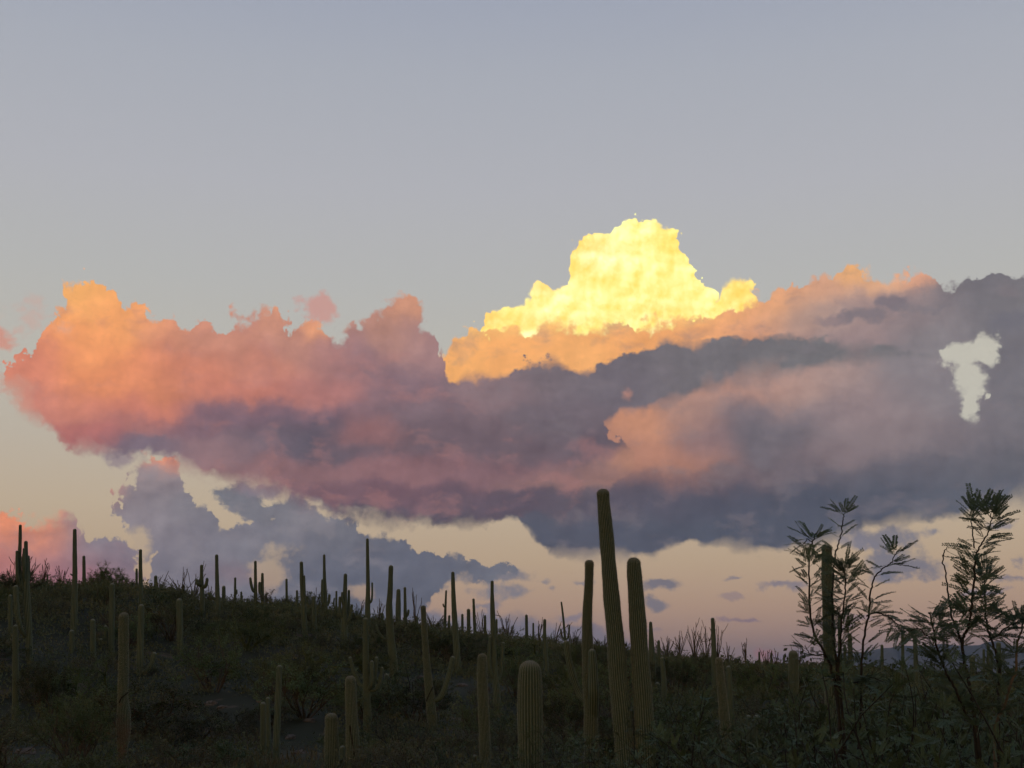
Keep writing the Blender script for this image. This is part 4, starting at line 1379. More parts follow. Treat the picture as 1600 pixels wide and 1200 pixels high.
# every bush is told apart by the saguaro it grows at
NICK = [(940, 1090, 'the tallest saguaro'), (1008, 1110, 'the second tallest saguaro'), (925, 1120, 'the stout saguaro with a hanging arm'), (828, 1140, 'the young round-topped saguaro'), (1300, 1080, 'the mesquite-screened saguaro'),
        (192, 1150, 'the swollen-waisted saguaro'), (756, 1150, 'the thick plain column'), (518, 1160, 'the pale-ribbed bulbous saguaro'), (550, 1130, 'the cracked blunt saguaro'), (432, 1140, 'the slim column with stubs'),
        (674, 1110, 'the bent-arm saguaro'), (775, 1080, 'the candelabra saguaro'), (573, 1100, 'the four-armed saguaro'), (613, 1040, 'the bottle-shaped saguaro'), (713, 1020, 'the tall slender peach-sky saguaro'), (574, 960, 'the very tall thin saguaro'),
        (44, 990, 'the giant many-armed cluster'), (24, 1080, 'the low slim saguaro'), (115, 960, 'the tall clean saguaro'), (174, 980, 'the pale mid-slope column'), (145, 1010, 'the short brush-bound saguaro'), (219, 1020, 'the low-armed pale saguaro'),
        (243, 915, 'the rounded crest stub'), (281, 985, 'the lone mid-slope column'), (316, 940, 'the collared saguaro'), (340, 950, 'the slant-armed ridge saguaro'), (399, 930, 'the three-pronged saguaro'), (448, 930, 'the lone thin ridge post'),
        (474, 960, 'the twin-stemmed saguaro'), (507, 940, 'the needle-tipped saguaro'), (538, 980, 'the crowded-armed saguaro'), (622, 955, 'the rounded pale ridge saguaro'), (651, 970, 'the stout stub saguaro'), (696, 960, 'the pegged thin saguaro'),
        (735, 975, 'the row of thin saguaros'), (823, 985, 'the armless skyline post'), (853, 1030, 'the leaning slope saguaro'), (884, 1000, 'the trident saguaro'), (1019, 1040, 'the spindle-shaped saguaro'), (1036, 1080, 'the slim saguaro below the thicket'),
        (1085, 1030, 'the ocotillo thicket'), (1116, 1050, 'the tall thin thicket saguaro'), (1132, 1130, 'the leaning foreground saguaro'), (1176, 1140, 'the white-topped young pair'), (1200, 1035, 'the tiny skyline posts'), (1240, 1060, 'the barrel-shaped saguaro'),
        (1329, 1030, 'the short saguaro before the mountains'), (1410, 1040, 'the saguaro tipping over the mountains'), (1431, 1060, 'the mid-distance saguaro'), (1520, 1060, 'the thick mountain-foot saguaro'), (1545, 1050, 'the three-stemmed clump'), (1562, 1060, 'the column behind the mesquite'),
        (310, 1100, 'the pinkish rock ledge'), (460, 1160, 'the small rocky clearing'), (52, 1178, 'the broad pale rock'), (310, 1158, 'the fist-sized pale stone'), (1098, 1108, 'the bright prickly pear')]
KADJ = {'creosote': 'wiry creosote bush', 'bursage': 'low grey bursage', 'bare': 'nearly leafless twiggy bush', 'palo': 'airy palo verde'}
ORD = ['largest', 'second largest', 'third largest', 'fourth largest', 'fifth largest', 'sixth largest', 'seventh largest', 'eighth largest', 'ninth largest', 'tenth largest', 'eleventh largest', 'twelfth largest']
byl = {}
for o, kind, crest, H in BUSHES:
    bp = project(o.location)
    size = H * FPX / (o.location - EYE).dot(FWD)
    cx_, cy_, nk = min(NICK, key=lambda q: math.hypot(bp[0] - q[0], (bp[1] - q[1]) * 1.3))
    dx_, dy_ = bp[0] - cx_, bp[1] - cy_
    rel = ('below' if dy_ > 0 else 'uphill of') if abs(dy_) > abs(dx_) * 0.7 else ('right of' if dx_ > 0 else 'left of')
    byl.setdefault((kind, 'on the crest ' if crest else '', rel, nk), []).append((size, o))
for (kind, cr, rel, nk), L_ in byl.items():
    L_.sort(key=lambda q: -q[0])
    plural = {'creosote': 'creosote bushes', 'bursage': 'bursage bushes', 'bare': 'twiggy bushes', 'palo': 'palo verdes'}[kind]
    for i, (sz, o) in enumerate(L_):
        if len(L_) == 1:
            o['label'] = '%s %s%s %s' % (KADJ[kind], cr, rel, nk)
        elif len(L_) == 2:
            o['label'] = '%s %s %s%s %s' % (('larger', 'smaller')[i], KADJ[kind], cr, rel, nk)
        else:
            o['label'] = '%s of the %s %s%s %s' % (ORD[min(i, 11)], plural, cr, rel, nk)

# ground cover between the bushes, nobody could count it
rng = np.random.RandomState(5)
N = 32000
pxs = rng.uniform(-350, 1950, N)
rs = 12 + 118 * rng.uniform(0, 1, N) ** 1.1
rs = np.where((rng.uniform(size=N) < 0.28) & (pxs < 1250), rng.uniform(70, 106, N), rs)
thp = np.arctan((pxs - 800) / FPX * math.cos(PITCH))
bx_, by_ = rs * np.sin(thp), rs * np.cos(thp)
patch = np.sin(bx_ * 0.31 + 1.4 * np.sin(by_ * 0.23)) + np.sin(by_ * 0.37 + 1.1 * np.sin(bx_ * 0.19 + 1))
keep = (patch > -1.55) | (rs > 70)
for q in ROCK_AT:
    # the stones lie in small clearings
    toward = math.hypot(q.x, q.y) / np.maximum(rs, 1e-3)
    keep &= ~((np.hypot(bx_ * toward - q.x, by_ * toward - q.y) < 0.75) & (toward > 0.97) & (toward < 1.25))
bx_, by_, rs = bx_[keep], by_[keep], rs[keep]
bz_ = height(bx_, by_)
n = len(bx_)
per = 22
hgt = rng.uniform(0.14, 0.5, n) * (0.85 + rs / 140)
cx = np.repeat(bx_, per)
cyy = np.repeat(by_, per)
cz = np.repeat(bz_, per)
hh = np.repeat(hgt, per)
rr2 = np.repeat(rs, per)
off = rng.normal(0, 1, (n * per, 3)) * (hh * 0.55)[:, None]
pos = np.stack([cx + off[:, 0], cyy + off[:, 1], cz + np.abs(rng.normal(0, 0.5, n * per)) * hh], -1)
dirs = rng.normal(0, 0.5, (n * per, 3)) + np.array([0, 0, 0.75])
Lv = (0.05 + 0.0011 * rr2) * (0.7 + 0.8 * rng.uniform(0, 1, n * per))
d = dirs / np.linalg.norm(dirs, axis=1, keepdims=True)
s_ = np.cross(d, rng.normal(0, 1, (n * per, 3)))
s_ /= np.linalg.norm(s_, axis=1, keepdims=True)
Lc = Lv[:, None]
v = np.stack([pos, pos + d * Lc * 0.5 + s_ * Lc * 0.2, pos + d * Lc, pos + d * Lc * 0.5 - s_ * Lc * 0.2], 1).reshape(-1, 3)
uo = link('undergrowth', np_mesh('undergrowth', v, [np.arange(len(v)).reshape(-1, 4)], MAT['under'], shade=False))
tag(uo, 'dim low undergrowth and dry litter between the desert bushes', 'undergrowth', kind='stuff')

# dry grass blades in the near ground
N = 9000
pxs = rng.uniform(-60, 1660, N)
rs = 17 + 34 * rng.uniform(0, 1, N)
thp = np.arctan((pxs - 800) / FPX * math.cos(PITCH))
gx_, gy_ = rs * np.sin(thp), rs * np.cos(thp)
gp_ = np.sin(gx_ * 0.5 + 2 * np.sin(gy_ * 0.33)) + np.sin(gy_ * 0.61)
kk = gp_ > 0.2
gx_, gy_ = gx_[kk], gy_[kk]
gz_ = height(gx_, gy_)
n = len(gx_)
per = 4
pos = np.repeat(np.stack([gx_, gy_, gz_], -1), per, 0) + rng.normal(0, 0.05, (n * per, 3)) * np.array([1, 1, 0])
d = rng.normal(0, 0.35, (n * per, 3)) + np.array([0, 0, 1.0])
d /= np.linalg.norm(d, axis=1, keepdims=True)
s_ = np.cross(d, rng.normal(0, 1, (n * per, 3)))
s_ /= np.linalg.norm(s_, axis=1, keepdims=True)
Lc = rng.uniform(0.2, 0.5, (n * per, 1))
bend = rng.normal(0, 0.12, (n * per, 3)) * Lc
v = np.stack([pos - s_ * 0.006, pos + s_ * 0.006, pos + d * Lc * 0.6 + bend * 0.3 + s_ * 0.004, pos + d * Lc + bend], 1).reshape(-1, 3)
go = link('dry_grass', np_mesh('dry_grass', v, [np.arange(len(v)).reshape(-1, 4)], MAT['dry'], shade=False))
tag(go, 'thin dry grass standing between the nearer bushes', 'grass', kind='stuff')

# scrub on the far plain beyond the crest
N = 5000
pxs = rng.uniform(900, 2200, N)
rs = np.exp(rng.uniform(math.log(150), math.log(2600), N))
thp = np.arctan((pxs - 800) / FPX * math.cos(PITCH))
px_, py_ = rs * np.sin(thp), rs * np.cos(thp)
pz_ = height(px_, py_)
per = 14
sz = np.repeat(rng.uniform(0.7, 2.0, N), per)[:, None]
pos = np.repeat(np.stack([px_, py_, pz_], -1), per, 0) + np.abs(rng.normal(0, 0.5, (N * per, 3))) * sz * np.where(rng.uniform(size=(N * per, 3)) < 0.5, [-1, -1, 1], [1, 1, 1])
v, f = leaf_quads(rng, pos, rng.normal(0, 0.6, (N * per, 3)) + np.array([0, 0, 0.6]), 0.6, 0.3)
fo = link('far_scrub', np_mesh('far_scrub', v, [f], MAT['creosote'], shade=False))
tag(fo, 'far scrub scattered over the plain below the blue mountains', 'scrub', kind='stuff')

# ------------------------------------------------------------------ ocotillos
def ocotillo(px, by, top, spread, n, label, r=None, seed=0, lean=0.0):
    rng = np.random.RandomState(int(px * 3 + by) + seed)
    r = r or crest_dist(px) - rng.uniform(0, 2)
    base = spot(px, r)
    pl = Plane(base)
    bp = project(base)
    u = pl.size(base)
    root = empty('ocotillo', base)
    tag(root, label, 'ocotillo', 'ocotillos along the crest')
    H = (bp[1] - top) * u
    g = Geo()
    for i in range(n):
        a = rng.uniform(0, 2 * math.pi)
        s = rng.uniform(0.15, 1.0)
        ex = (spread * u) * s * math.cos(a) + lean * u
        ey = (spread * u) * s * math.sin(a)
        h = H * rng.uniform(0.72, 1.0) * (1 - 0.18 * s * s)
        if i == 0:
            h = H
        pts = []
        kink = rng.normal(0, 0.05, (7, 3)) * H * 0.28
        for k in range(7):
            t = k / 6
            c = t ** 1.25
            pts.append(np.array([ex * c, ey * c, h * t ** 0.92]) + kink[k] * t * (1 if k % 2 else 0.4))
        pts = spline(pts, 3)
        tube(g, pts, np.linspace(0.040, 0.020, len(pts)), 4)
        # short thorny spurs and side shoots
        for k in range(2, len(pts) - 1):
            if rng.uniform() < 0.6:
                d = unit(rng.normal(0, 1, 3) + np.array([0, 0, 0.5]))
                tube(g, [pts[k], pts[k] + d * 0.09], [0.016, 0.008], 3)
        if rng.uniform() < 0.35:
            k = rng.randint(len(pts) // 2, len(pts) - 2)
            d = unit(unit(pts[k + 1] - pts[k]) + rng.normal(0, 0.45, 3))
            tube(g, [pts[k], pts[k] + d * H * 0.14, pts[k] + d * H * 0.26 + np.array([0, 0, H * 0.05])], [0.028, 0.022, 0.016], 4)
    link('canes', g.mesh('canes', MAT['ocot']), root)
    return root


OC = [(8, 905, 868, 26, 7, 'pale thin ocotillo sprouting at the edge of the giant saguaro cluster'), (24, 905, 866, 34, 9, 'ocotillo fanning out against pink cloud behind the giant saguaro cluster'),
      (54, 905, 872, 20, 8, 'ocotillo with straight fanned canes between giant cluster and tiny stub'), (84, 908, 884, 18, 8, 'short ocotillo beside the tiny saguaro stub on the crest'), (150, 905, 886, 16, 5, 'sparse ocotillo above the dense crest brush beyond the tall clean saguaro'),
      (242, 920, 893, 16, 6, 'low faint ocotillo around the rounded saguaro stub'), (276, 922, 890, 30, 9, 'wide ocotillo with thin arching canes over a tiny saguaro stub'), (296, 924, 880, 26, 8, 'tall wispy ocotillo near the collared saguaro'),
      (322, 935, 912, 8, 3, 'few-caned ocotillo tucked beside the collared saguaro'), (488, 945, 918, 20, 7, 'ocotillo behind the pale low ridge saguaro'), (502, 950, 922, 14, 6, 'ocotillo with stiff slanting canes before the needle-tipped saguaro'),
      (556, 965, 938, 18, 6, 'low ocotillo on peach sky before the very tall thin saguaro'), (590, 966, 936, 14, 8, 'narrow fan-like ocotillo between the bottle-shaped and very tall saguaros'), (647, 972, 919, 12, 6, 'upright knotty ocotillo, highest canes of the middle ridge'),
      (676, 980, 955, 22, 7, 'tangled bare ocotillo beside the bent-arm saguaro tip'), (752, 992, 953, 16, 6, 'branching bare ocotillo next to the row of thin saguaros'), (793, 996, 955, 18, 8, 'feathery ocotillo beyond the candelabra saguaro'),
      (842, 1000, 970, 14, 8, 'ocotillo between the armless posts on the open skyline'), (866, 1004, 972, 18, 6, 'leaning bare ocotillo near the trident-shaped saguaro', 12), (896, 1008, 976, 16, 6, 'ocotillo spreading behind the trident-shaped saguaro'),
      (944, 1016, 985, 20, 6, 'twisted ocotillo seen between the stout and tallest saguaros'), (976, 1022, 988, 8, 3, 'few-caned ocotillo seen between the two giant saguaros'),
      (1042, 1026, 994, 22, 10, 'ocotillo with dense short canes beside the spindle-shaped saguaro'), (1062, 1028, 984, 24, 10, 'ocotillo with arching canes in the thicket, nearest the spindle-shaped saguaro'), (1086, 1030, 974, 34, 12, 'biggest ocotillo of the thicket with canes arching widely'),
      (1104, 1030, 980, 28, 11, 'dense upright ocotillo close before the tall thin thicket saguaro'), (1122, 1032, 978, 22, 9, 'ocotillo with knobby canes rising behind the tall thin thicket saguaro'), (1138, 1034, 1004, 14, 6, 'low ocotillo trailing off the end of the thicket'),
      (1166, 1036, 998, 14, 7, 'separate ocotillo with one long bent cane on the skyline', -6), (1198, 1040, 1014, 14, 6, 'low ocotillo with crossed canes before the pink cloud'), (1214, 1040, 1014, 14, 6, 'low ocotillo next to the barrel-shaped saguaro'), (1248, 1042, 1012, 14, 5, 'thin ocotillo behind the barrel-shaped saguaro')]
for q in OC:
    ocotillo(*q[:6], lean=q[6] if len(q) > 6 else 0.0)

# ------------------------------------------------------------------ rocks and a prickly pear
def rock(px, py, w, label):
    r = hit(px, py)
    p = spot(px, r)
    u = Plane(p).size(p)
    rng = np.random.RandomState(int(px))
    nu, nv = 14, 8
    vs = []
    sc = np.array([w * u * 0.5, w * u * 0.4, w * u * 0.28])
    for j in range(nv + 1):
        a = math.pi * j / nv
        for i in range(nu):
            b_ = 2 * math.pi * i / nu
            d = np.array([math.sin(a) * math.cos(b_), math.sin(a) * math.sin(b_), math.cos(a)])
            k = 1 + 0.35 * (mnoise.noise(Vector(d * 1.4 + px)) + 0.5 * mnoise.noise(Vector(d * 3.5 + px)))
            vs.append(np.sign(d) * np.abs(d) ** 0.8 * k * sc)
    f = [(j * nu + i, j * nu + (i + 1) % nu, (j + 1) * nu + (i + 1) % nu, (j + 1) * nu + i)[::-1] for j in range(nv) for i in range(nu)]
    o = link('rock', np_mesh('rock', vs, [f], MAT['rock'], shade=False), None, p - Vector((0, 0, w * u * 0.08)))
    o.rotation_euler[2] = rng.uniform(0, 6)
    tag(o, label, 'rock', 'pale rocks on the slope')


for q in ROCKS:
    rock(*q)


def prickly_pear(px, py, h, label, seed):
    rng = np.random.RandomState(seed)
    r = hit(px, py)
    p = spot(px, r)
    u = Plane(p).size(p)
    root = empty('prickly_pear', p)
    tag(root, label, 'prickly pear')
    ps = h * u * 0.42

    def pad(o, up, facing, s, lev):
        g = Geo()
        a = unit(up)
        b_ = unit(np.cross(a, facing))
        c_ = np.cross(b_, a)
        vs = []
        K, S = 8, 12
        for j in range(K + 1):
            t = j / K
            w = s * 0.42 * math.sin(math.pi * min(1, 0.06 + 0.94 * t) ** 0.85) ** 0.7 if 0 < j < K else s * 0.05
            for i in range(S):
                q = 2 * math.pi * i / S
                vs.append(o + a * s * t + b_ * w * math.cos(q) + c_ * min(w, s * 0.09) * 0.7 * math.sin(q))
        f = [(j * S + i, j * S + (i + 1) % S, (j + 1) * S + (i + 1) % S, (j + 1) * S + i) for j in range(K) for i in range(S)]
        g.add(vs, f)
        link('pad', g.mesh('pad', MAT['pear']), root)
        if lev:
            for _ in range(2):
                pad(o + a * s * 0.93 + b_ * rng.uniform(-0.25, 0.25) * s, a + b_ * rng.uniform(-0.9, 0.9), facing + rng.normal(0, 0.4, 3), s * rng.uniform(0.75, 0.95), lev - 1)

    fr = np.array([0.3, -1, 0.2])
    for k in range(3):
        pad(np.array([(k - 1) * ps * 0.5, rng.uniform(-0.1, 0.1), 0]), np.array([(k - 1) * 0.5, 0, 1]), fr + rng.normal(0, 0.4, 3), ps, 1)


prickly_pear(1098, 1108, 26, 'prickly pear with bright green upright pads below the ocotillo thicket', 3)
prickly_pear(1046, 1122, 24, 'prickly pear with dull pads behind the second tallest saguaro', 8)

# ------------------------------------------------------------------ mesquites
def pinna(geo, o, d, nrm, L, rng, pairs=14):
    """one feather of a mesquite leaf: a stalk with two rows of narrow leaflets"""
    d = unit(d)
    s = unit(np.cross(d, nrm))
    nn = np.cross(s, d)
    bend = rng.uniform(-0.22, 0.12)
    pts = [o + d * L * t + nn * bend * L * t * t for t in np.linspace(0, 1, 5)]
    tube(geo, pts, np.linspace(0.0011, 0.0006, 5), 3, cap=False)
    vs, fs = [], []
    for k in range(pairs):
        t = 0.08 + 0.92 * (k + 0.5) / pairs
        p = o + d * L * t + nn * bend * L * t * t
        ll = L * 0.15 * (1.0 - 0.45 * abs(t - 0.45) ** 1.5) * rng.uniform(0.85, 1.15)
        for sg in (-1, 1):
            q = unit(s * sg + d * rng.uniform(0.25, 0.6) + nn * rng.uniform(-0.05, 0.3))
            w = unit(np.cross(q, nn)) * ll * 0.27
            n0 = len(vs)
            vs += [p, p + q * ll * 0.62 + w, p + q * ll, p + q * ll * 0.38 - w]
            fs.append((n0, n0 + 1, n0 + 2, n0 + 3))
    geo.add(vs, fs)


def leaf_mesh(seed):
    """one mesquite leaf: a short stalk with a forked pair of feathers, along +Y"""
    rng = np.random.RandomState(seed)
    g = Geo()
    st_ = 0.022 * rng.uniform(0.7, 1.4)
    tube(g, [np.zeros(3), np.array([0, st_, 0])], [0.0013, 0.001], 3, cap=False)
    L = 0.098 * rng.uniform(0.85, 1.2)
    sp = rng.uniform(0.2, 0.5)
    o = np.array([0, st_, 0])
    up = np.array([0, 0, 1.0])
    pinna(g, o, np.array([sp, 1, rng.uniform(-0.1, 0.2)]), up + rng.normal(0, 0.2, 3), L, rng)
    if seed % 4:
        pinna(g, o, np.array([-sp, 1, rng.uniform(-0.1, 0.2)]), up + rng.normal(0, 0.2, 3), L * rng.uniform(0.85, 1.1), rng)
    if seed % 5 == 1:
        o2 = np.array([0, st_ * 0.3, 0])
        pinna(g, o2, np.array([sp * 2.6, 1, rng.uniform(-0.3, 0.4)]), up + rng.normal(0, 0.3, 3), L * rng.uniform(0.6, 0.85), rng)
        pinna(g, o2, np.array([-sp * 2.6, 1, rng.uniform(-0.3, 0.4)]), up + rng.normal(0, 0.3, 3), L * rng.uniform(0.6, 0.85), rng)
    return g


LEAVES = [leaf_mesh(40 + k) for k in range(10)]
LEAF_ME = [g.mesh('leaf', MAT['mesqleaf'], False) for g in LEAVES]
rngM = np.random.RandomState(77)


def frame(d, nrm):
    y = Vector(unit(d))
    x = y.cross(Vector(unit(nrm)))
    if x.length < 1e-3:
        x = y.orthogonal()
    x.normalize()
    z = x.cross(y)
    from mathutils import Matrix
    m_ = Matrix((x, y, z)).transposed()
    return m_


def mesquite(label, base_px, r, stems, leaf_cap=300):
    """stems: list of dict(path=[(px, py, width px)], leaves=density, bark) traced in the photograph, foot first"""
    base = spot(base_px, r)
    root = empty('mesquite', base)
    tag(root, label, 'mesquite')
    pl = Plane(base)
    count = 0
    for st_ in stems:
        path = st_['path']
        P3, R3 = [], []
        aw0, aw1 = st_.get('away', (0.0, 0.0))
        ctrl = spline(path, 5)
        n = len(ctrl)
        for i, (x, y, w) in enumerate(ctrl):
            p = pl.at(x, y, aw0 + (aw1 - aw0) * i / (n - 1)) - base
            P3.append(np.array(p) + rngM.normal(0, 0.0025, 3))
            R3.append(w * 0.5 * pl.size(base + p))
        if st_.get('root'):
            foot = np.array([rngM.uniform(-0.05, 0.05), rngM.uniform(-0.05, 0.05), -0.05])
            a, b_ = foot, P3[0]
            ext = [a + (b_ - a) * t + np.array([0, 0, 0.1 * math.sin(math.pi * t)]) for t in (0, 0.25, 0.5, 0.75)]
            P3 = ext + P3
            R3 = list(np.linspace(R3[0] * 2.2, R3[0] * 1.1, 4)) + R3
            skip = 4
        else:
            skip = 0
        g = Geo()
        tube(g, P3, R3, 7)
        # small knuckles where leaves sit
        br = link('branch', g.mesh('branch', MAT[st_.get('bark', 'mbark')]), root)
        P3 = np.array(P3)
        seg = np.concatenate([[0], np.cumsum(np.linalg.norm(np.diff(P3[skip:], axis=0), axis=1))])
        L = seg[-1]
        t0, t1 = st_.get('span', (0.0, 1.0))
        q = L * t0
        step = st_.get('step', 0.05)
        dens = st_.get('leaves', 3)
        side = 1
        while q <= L * t1 + 1e-6 and dens:
            p = np.array([np.interp(q, seg, P3[skip:, k]) for k in range(3)])
            p2 = np.array([np.interp(min(q + 0.02, L), seg, P3[skip:, k]) for k in range(3)])
            p1 = np.array([np.interp(max(q - 0.02, 0), seg, P3[skip:, k]) for k in range(3)])
            t = unit(p2 - p1)
            end = q > L - step * 1.01
            for k in range(max(1, int(round(dens + rngM.uniform(-1, 1) + (2 if end else 0))))):
                if count >= leaf_cap:
                    break
                side = -side
                az = rngM.uniform(-1.1, 1.1)
                outv = np.array([side * math.cos(az), math.sin(az), 0.0])
                lift = rngM.uniform(0.15, 1.0) if not end else rngM.uniform(0.6, 2.2)
                d = unit(outv + t * lift + np.array([0, 0, rngM.uniform(-0.25, 0.35)]))
                lo = link('leaf', LEAF_ME[rngM.randint(len(LEAF_ME))], br)
                m_ = frame(d, np.array([rngM.normal(0, 0.35), rngM.normal(0, 0.35) - 0.25, 1.0])).to_4x4()
                sc = rngM.uniform(0.75, 1.2) * st_.get('size', 1.0)
                m_.translation = Vector(p + d * 0.004)
                lo.matrix_basis = m_
                lo.scale = (sc, sc, sc)
                count += 1
            q += step * rngM.uniform(0.7, 1.3)
    print('leaves', count)
    return root


mesquite('mesquite with three or four open feathery sprigs around a tall saguaro', 1312, 7.4, [
    dict(path=[(1306, 1075, 5), (1297, 1040, 4.6), (1286, 1015, 4.2), (1273, 992, 3.8), (1267, 965, 3.4), (1264.5, 930, 3.0), (1264, 890, 2.6), (1263, 864, 2.3), (1270, 846, 1.9), (1275, 832, 1.5)], leaves=3, step=0.058, root=True, away=(0, -0.1), span=(0.06, 1)),
    dict(path=[(1270, 848, 1.6), (1262, 842, 1.3), (1254, 850, 1.1)], leaves=1, step=0.03, away=(-0.1, -0.15), span=(0.5, 1)),
    dict(path=[(1308, 1050, 4.5), (1303, 1000, 4), (1301, 950, 3.2), (1302, 905, 2.8), (1304, 876, 2.5), (1309, 852, 2.2), (1314, 834, 2), (1317, 815, 1.7), (1318, 803, 1.4)], leaves=3, step=0.075, root=True, away=(0, 0.12), span=(0.05, 1)),
    dict(path=[(1310, 1045, 4), (1313, 1005, 3.4), (1314, 975, 3), (1318, 945, 2.6), (1321, 918, 2.4), (1321, 902, 2), (1319, 886, 1.6)], leaves=4, step=0.05, root=True, away=(0, -0.2), span=(0.05, 1)),
    dict(path=[(1346, 1110, 4.2), (1345, 1070, 4), (1347, 1025, 3.8), (1352, 985, 3.4), (1357, 960, 3.1), (1360, 930, 2.8), (1364, 910, 2.5), (1369, 898, 2.3), (1379, 889, 2), (1391, 881, 1.8), (1397, 870, 1.4), (1404, 860, 1.1)], leaves=2.4, step=0.066, root=True, away=(0, -0.3), span=(0.06, 1)),
    dict(path=[(1355, 962, 2.6), (1366, 957, 2.4), (1380, 960, 2.1), (1395, 968, 1.8), (1408, 980, 1.4)], leaves=2, step=0.05, away=(-0.2, -0.3), span=(0.1, 1)),
    dict(path=[(1290, 1022, 2.4), (1272, 1024, 1.8), (1262, 1018, 1.4), (1258, 1008, 1.1)], leaves=2, step=0.045, away=(0, -0.1), span=(0.3, 1)),
    dict(path=[(1309, 1060, 3), (1330, 1068, 2.4), (1356, 1058, 2), (1380, 1064, 1.5)], leaves=3, step=0.05, away=(0, -0.3), span=(0.1, 1)),
])
mesquite('dense dark mesquite with crowded feathery leaves on several crooked stems', 1528, 6.4, [
    dict(path=[(1527, 1140, 6), (1519, 1095, 5.6), (1512, 1060, 5.4), (1507, 1033, 5), (1503, 1006, 4.8), (1498, 990, 4.2), (1492, 975, 3.6), (1486, 958, 3.2), (1482, 928, 2.7), (1477, 895, 2.3), (1473.5, 868, 2)], leaves=2.6, step=0.055, root=True, span=(0.0, 0.72)),
    dict(path=[(1473.5, 868, 2), (1476, 861, 1.6), (1479, 855, 1.3)], leaves=0, step=0.05),
    dict(path=[(1503, 1006, 4.6), (1508, 992, 4.2), (1513, 978, 4), (1517, 955, 3.8), (1520, 930, 3.6), (1523, 895, 3.4), (1525, 870, 3), (1529, 857, 2.7), (1536, 846, 2.4), (1542, 836, 2.1), (1547, 822, 1.9), (1549, 803, 1.6)], leaves=3.6, step=0.037, away=(0, -0.2), span=(0.1, 1)),
    dict(path=[(1522, 856, 2.4), (1521, 840, 2.1), (1519, 824, 1.9), (1518, 811, 1.7), (1521, 801, 1.4)], leaves=2.4, step=0.04, away=(-0.15, -0.1), span=(0.75, 1)),
    dict(path=[(1518, 812, 1.5), (1524, 803, 1.3), (1534, 797, 1.1)], leaves=2, step=0.04, away=(-0.1, -0.1), span=(0.3, 1)),
    dict(path=[(1562, 1075, 4.6), (1559, 1030, 4.2), (1552, 1008, 3.8), (1545, 992, 3.5), (1541, 970, 3.2), (1540, 945, 2.8), (1538, 920, 2.4), (1537, 898, 1.9)], leaves=4, step=0.042, root=True, away=(0.1, 0.15), span=(0.0, 1)),
    dict(path=[(1553, 1142, 5), (1562, 1118, 4.8), (1569, 1103, 4.6), (1573, 1088, 4.4), (1579, 1068, 4.2), (1587, 1050, 4), (1589, 1015, 3.4), (1595, 988, 3), (1600, 965, 2.4)], leaves=3, step=0.05, root=True, away=(0, 0.1), bark='tanbark', span=(0.12, 1)),
    dict(path=[(1523, 1134, 4.4), (1508, 1112, 4.2), (1496, 1085, 4), (1484, 1062, 3.8), (1473, 1038, 3.5), (1465, 1015, 3.2), (1460, 992, 2.8), (1455, 970, 2.2), (1452, 958, 1.7)], leaves=4, step=0.045, root=True, away=(0, -0.35), span=(0.05, 1)),
    dict(path=[(1460, 1000, 2.2), (1446, 990, 1.9), (1434, 983, 1.6), (1424, 986, 1.2)], leaves=3, step=0.042, away=(-0.3, -0.4), span=(0.06, 1)),
    dict(path=[(1541, 960, 2), (1556, 958, 1.8), (1575, 962, 1.6), (1600, 957, 1.3)], leaves=1.4, step=0.06, away=(0.1, 0.0), span=(0.1, 1)),
    dict(path=[(1546, 1000, 2.4), (1566, 985, 2), (1582, 975, 1.6), (1592, 968, 1.2)], leaves=3, step=0.05, away=(0.1, -0.2), span=(0.06, 1)),
], leaf_cap=300)


# leafy mesquite shrubs filling the near ground
def mesquite_shrub_mesh(seed, n_leaf):
    rng = np.random.RandomState(seed)
    st_, lf = Geo(), Geo()
    lines, tw = grow(rng, 6, 1.5, 1.0, 0.6, 3, 0.014, 3, droop=0.05)
    for pts, r, lev in lines:
        tube(st_, pts, r, 4 if lev == 0 else 3, cap=False)
    for i in range(n_leaf):
        t = tw[rng.randint(len(tw))]
        u = rng.uniform(0.05, 1.0) * (len(t) - 1)
        j = min(int(u), len(t) - 2)
        p = t[j] + (t[j + 1] - t[j]) * (u - j)
        d = unit(unit(t[-1] - t[0]) * rng.uniform(0.3, 1) + rng.normal(0, 0.8, 3) + np.array([0, 0, 0.2]))
        a = frame(d, np.array([rng.normal(0, 0.4), rng.normal(0, 0.4), 1.0]))
        src = LEAVES[rng.randint(len(LEAVES))]
        R_ = np.array(a) * rng.uniform(0.42, 0.7)
        vv = np.concatenate(src.v) @ R_.T + p
        lf.add(vv, np.concatenate(src.q))
    return st_.mesh('stems', MAT['mbark']), lf.mesh('foliage', MAT['mesq'], False)


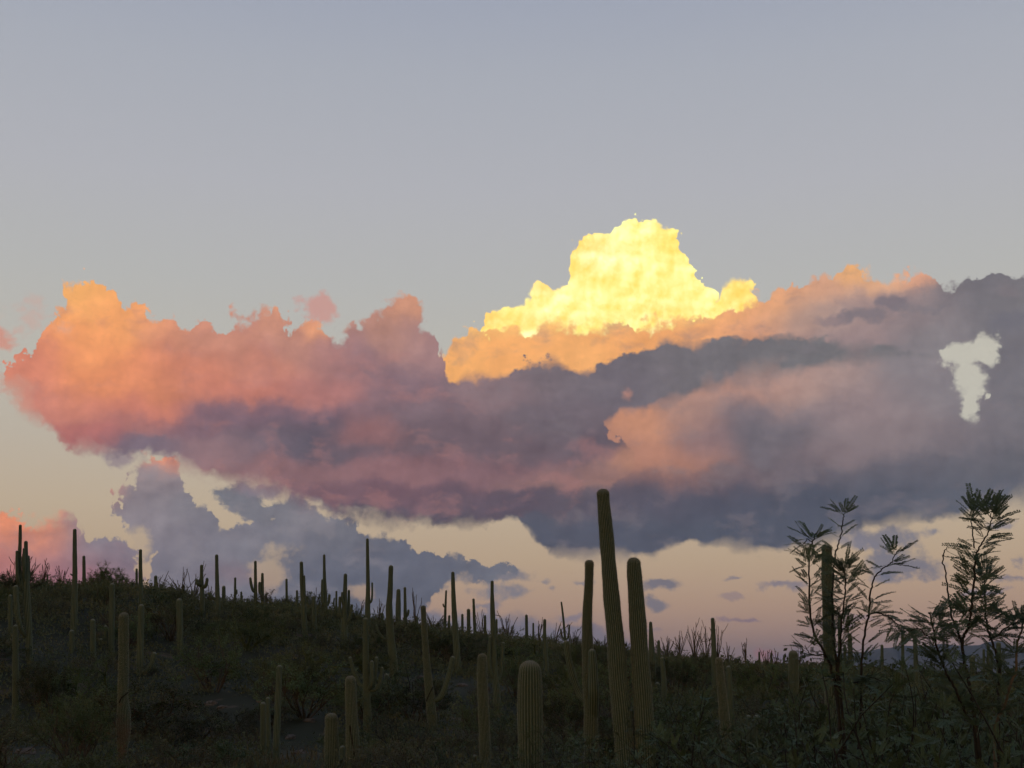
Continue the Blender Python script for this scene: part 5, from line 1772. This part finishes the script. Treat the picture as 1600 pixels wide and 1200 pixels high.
MS = [mesquite_shrub_mesh(300 + k, 620) for k in range(4)]
MQ = 0
MSH = []
for px, top, r in [(1010, 1128, 16), (950, 1130, 17), (880, 1122, 22), (1062, 1100, 17), (1100, 1120, 14), (1160, 1108, 16), (1205, 1090, 18), (1245, 1076, 17), (1290, 1084, 11), (1345, 1092, 10), (1395, 1064, 13),
                   (1430, 1084, 9.5), (1476, 1092, 10), (1520, 1080, 12), (1560, 1096, 8.5), (1600, 1074, 9.5), (1180, 1150, 11), (1240, 1140, 10), (1325, 1140, 8), (1420, 1140, 8), (1500, 1150, 7.5), (1580, 1150, 7),
                   (1080, 1160, 12), (1020, 1172, 13), (620, 1088, 38), (640, 1120, 34), (690, 1150, 30), (790, 1110, 34), (805, 1150, 26), (1380, 1036, 20), (1330, 1052, 22), (1440, 1030, 24), (1270, 1050, 26), (640, 1010, 52),
                   (1302, 1104, 6.4), (1350, 1120, 6.2), (1540, 1116, 5.4), (1590, 1122, 5.2), (1490, 1126, 5.6), (1400, 1112, 6.6), (1450, 1110, 6.2)]:
    b_ = spot(px, r)
    bp = project(b_)
    pxm = FPX / (b_ - EYE).dot(FWD)
    H = (bp[1] - top) / pxm
    if H < 0.3:
        continue
    o = empty('mesquite_shrub', b_)
    k = MQ % 4
    link('stems', MS[k][0], o)
    link('foliage', MS[k][1], o)
    s = H / 1.55
    o.scale = (max(s, 0.55) * 1.05, max(s, 0.55) * 1.05, s)
    o.rotation_euler[2] = rngM.uniform(0, 6.28)
    nearb = r < 20
    tag(o, 'feathery mesquite shrub', 'mesquite shrub', 'mesquite shrubs in the near ground' if nearb else 'mesquite shrubs on the slope')
    MSH.append((o, px, top, H * pxm))
    MQ += 1

bym = {}
for o, px, top, sz in MSH:
    cx_, cy_, nk = min(NICK, key=lambda q: math.hypot(px - q[0], (top + 15 - q[1]) * 0.8))
    dx_, dy_ = px - cx_, top + 15 - cy_
    rel = 'in front of' if abs(dx_) < 14 else ('right of' if dx_ > 0 else 'left of')
    bym.setdefault((rel, nk), []).append((sz, o))
for (rel, nk), L_ in bym.items():
    L_.sort(key=lambda q: -q[0])
    for i, (sz, o) in enumerate(L_):
        if len(L_) == 1:
            o['label'] = 'feathery green mesquite shrub %s %s' % (rel, nk)
        else:
            o['label'] = '%s of the feathery mesquite shrubs %s %s' % ((('larger', 'smaller') if len(L_) == 2 else ORD)[i], rel, nk)
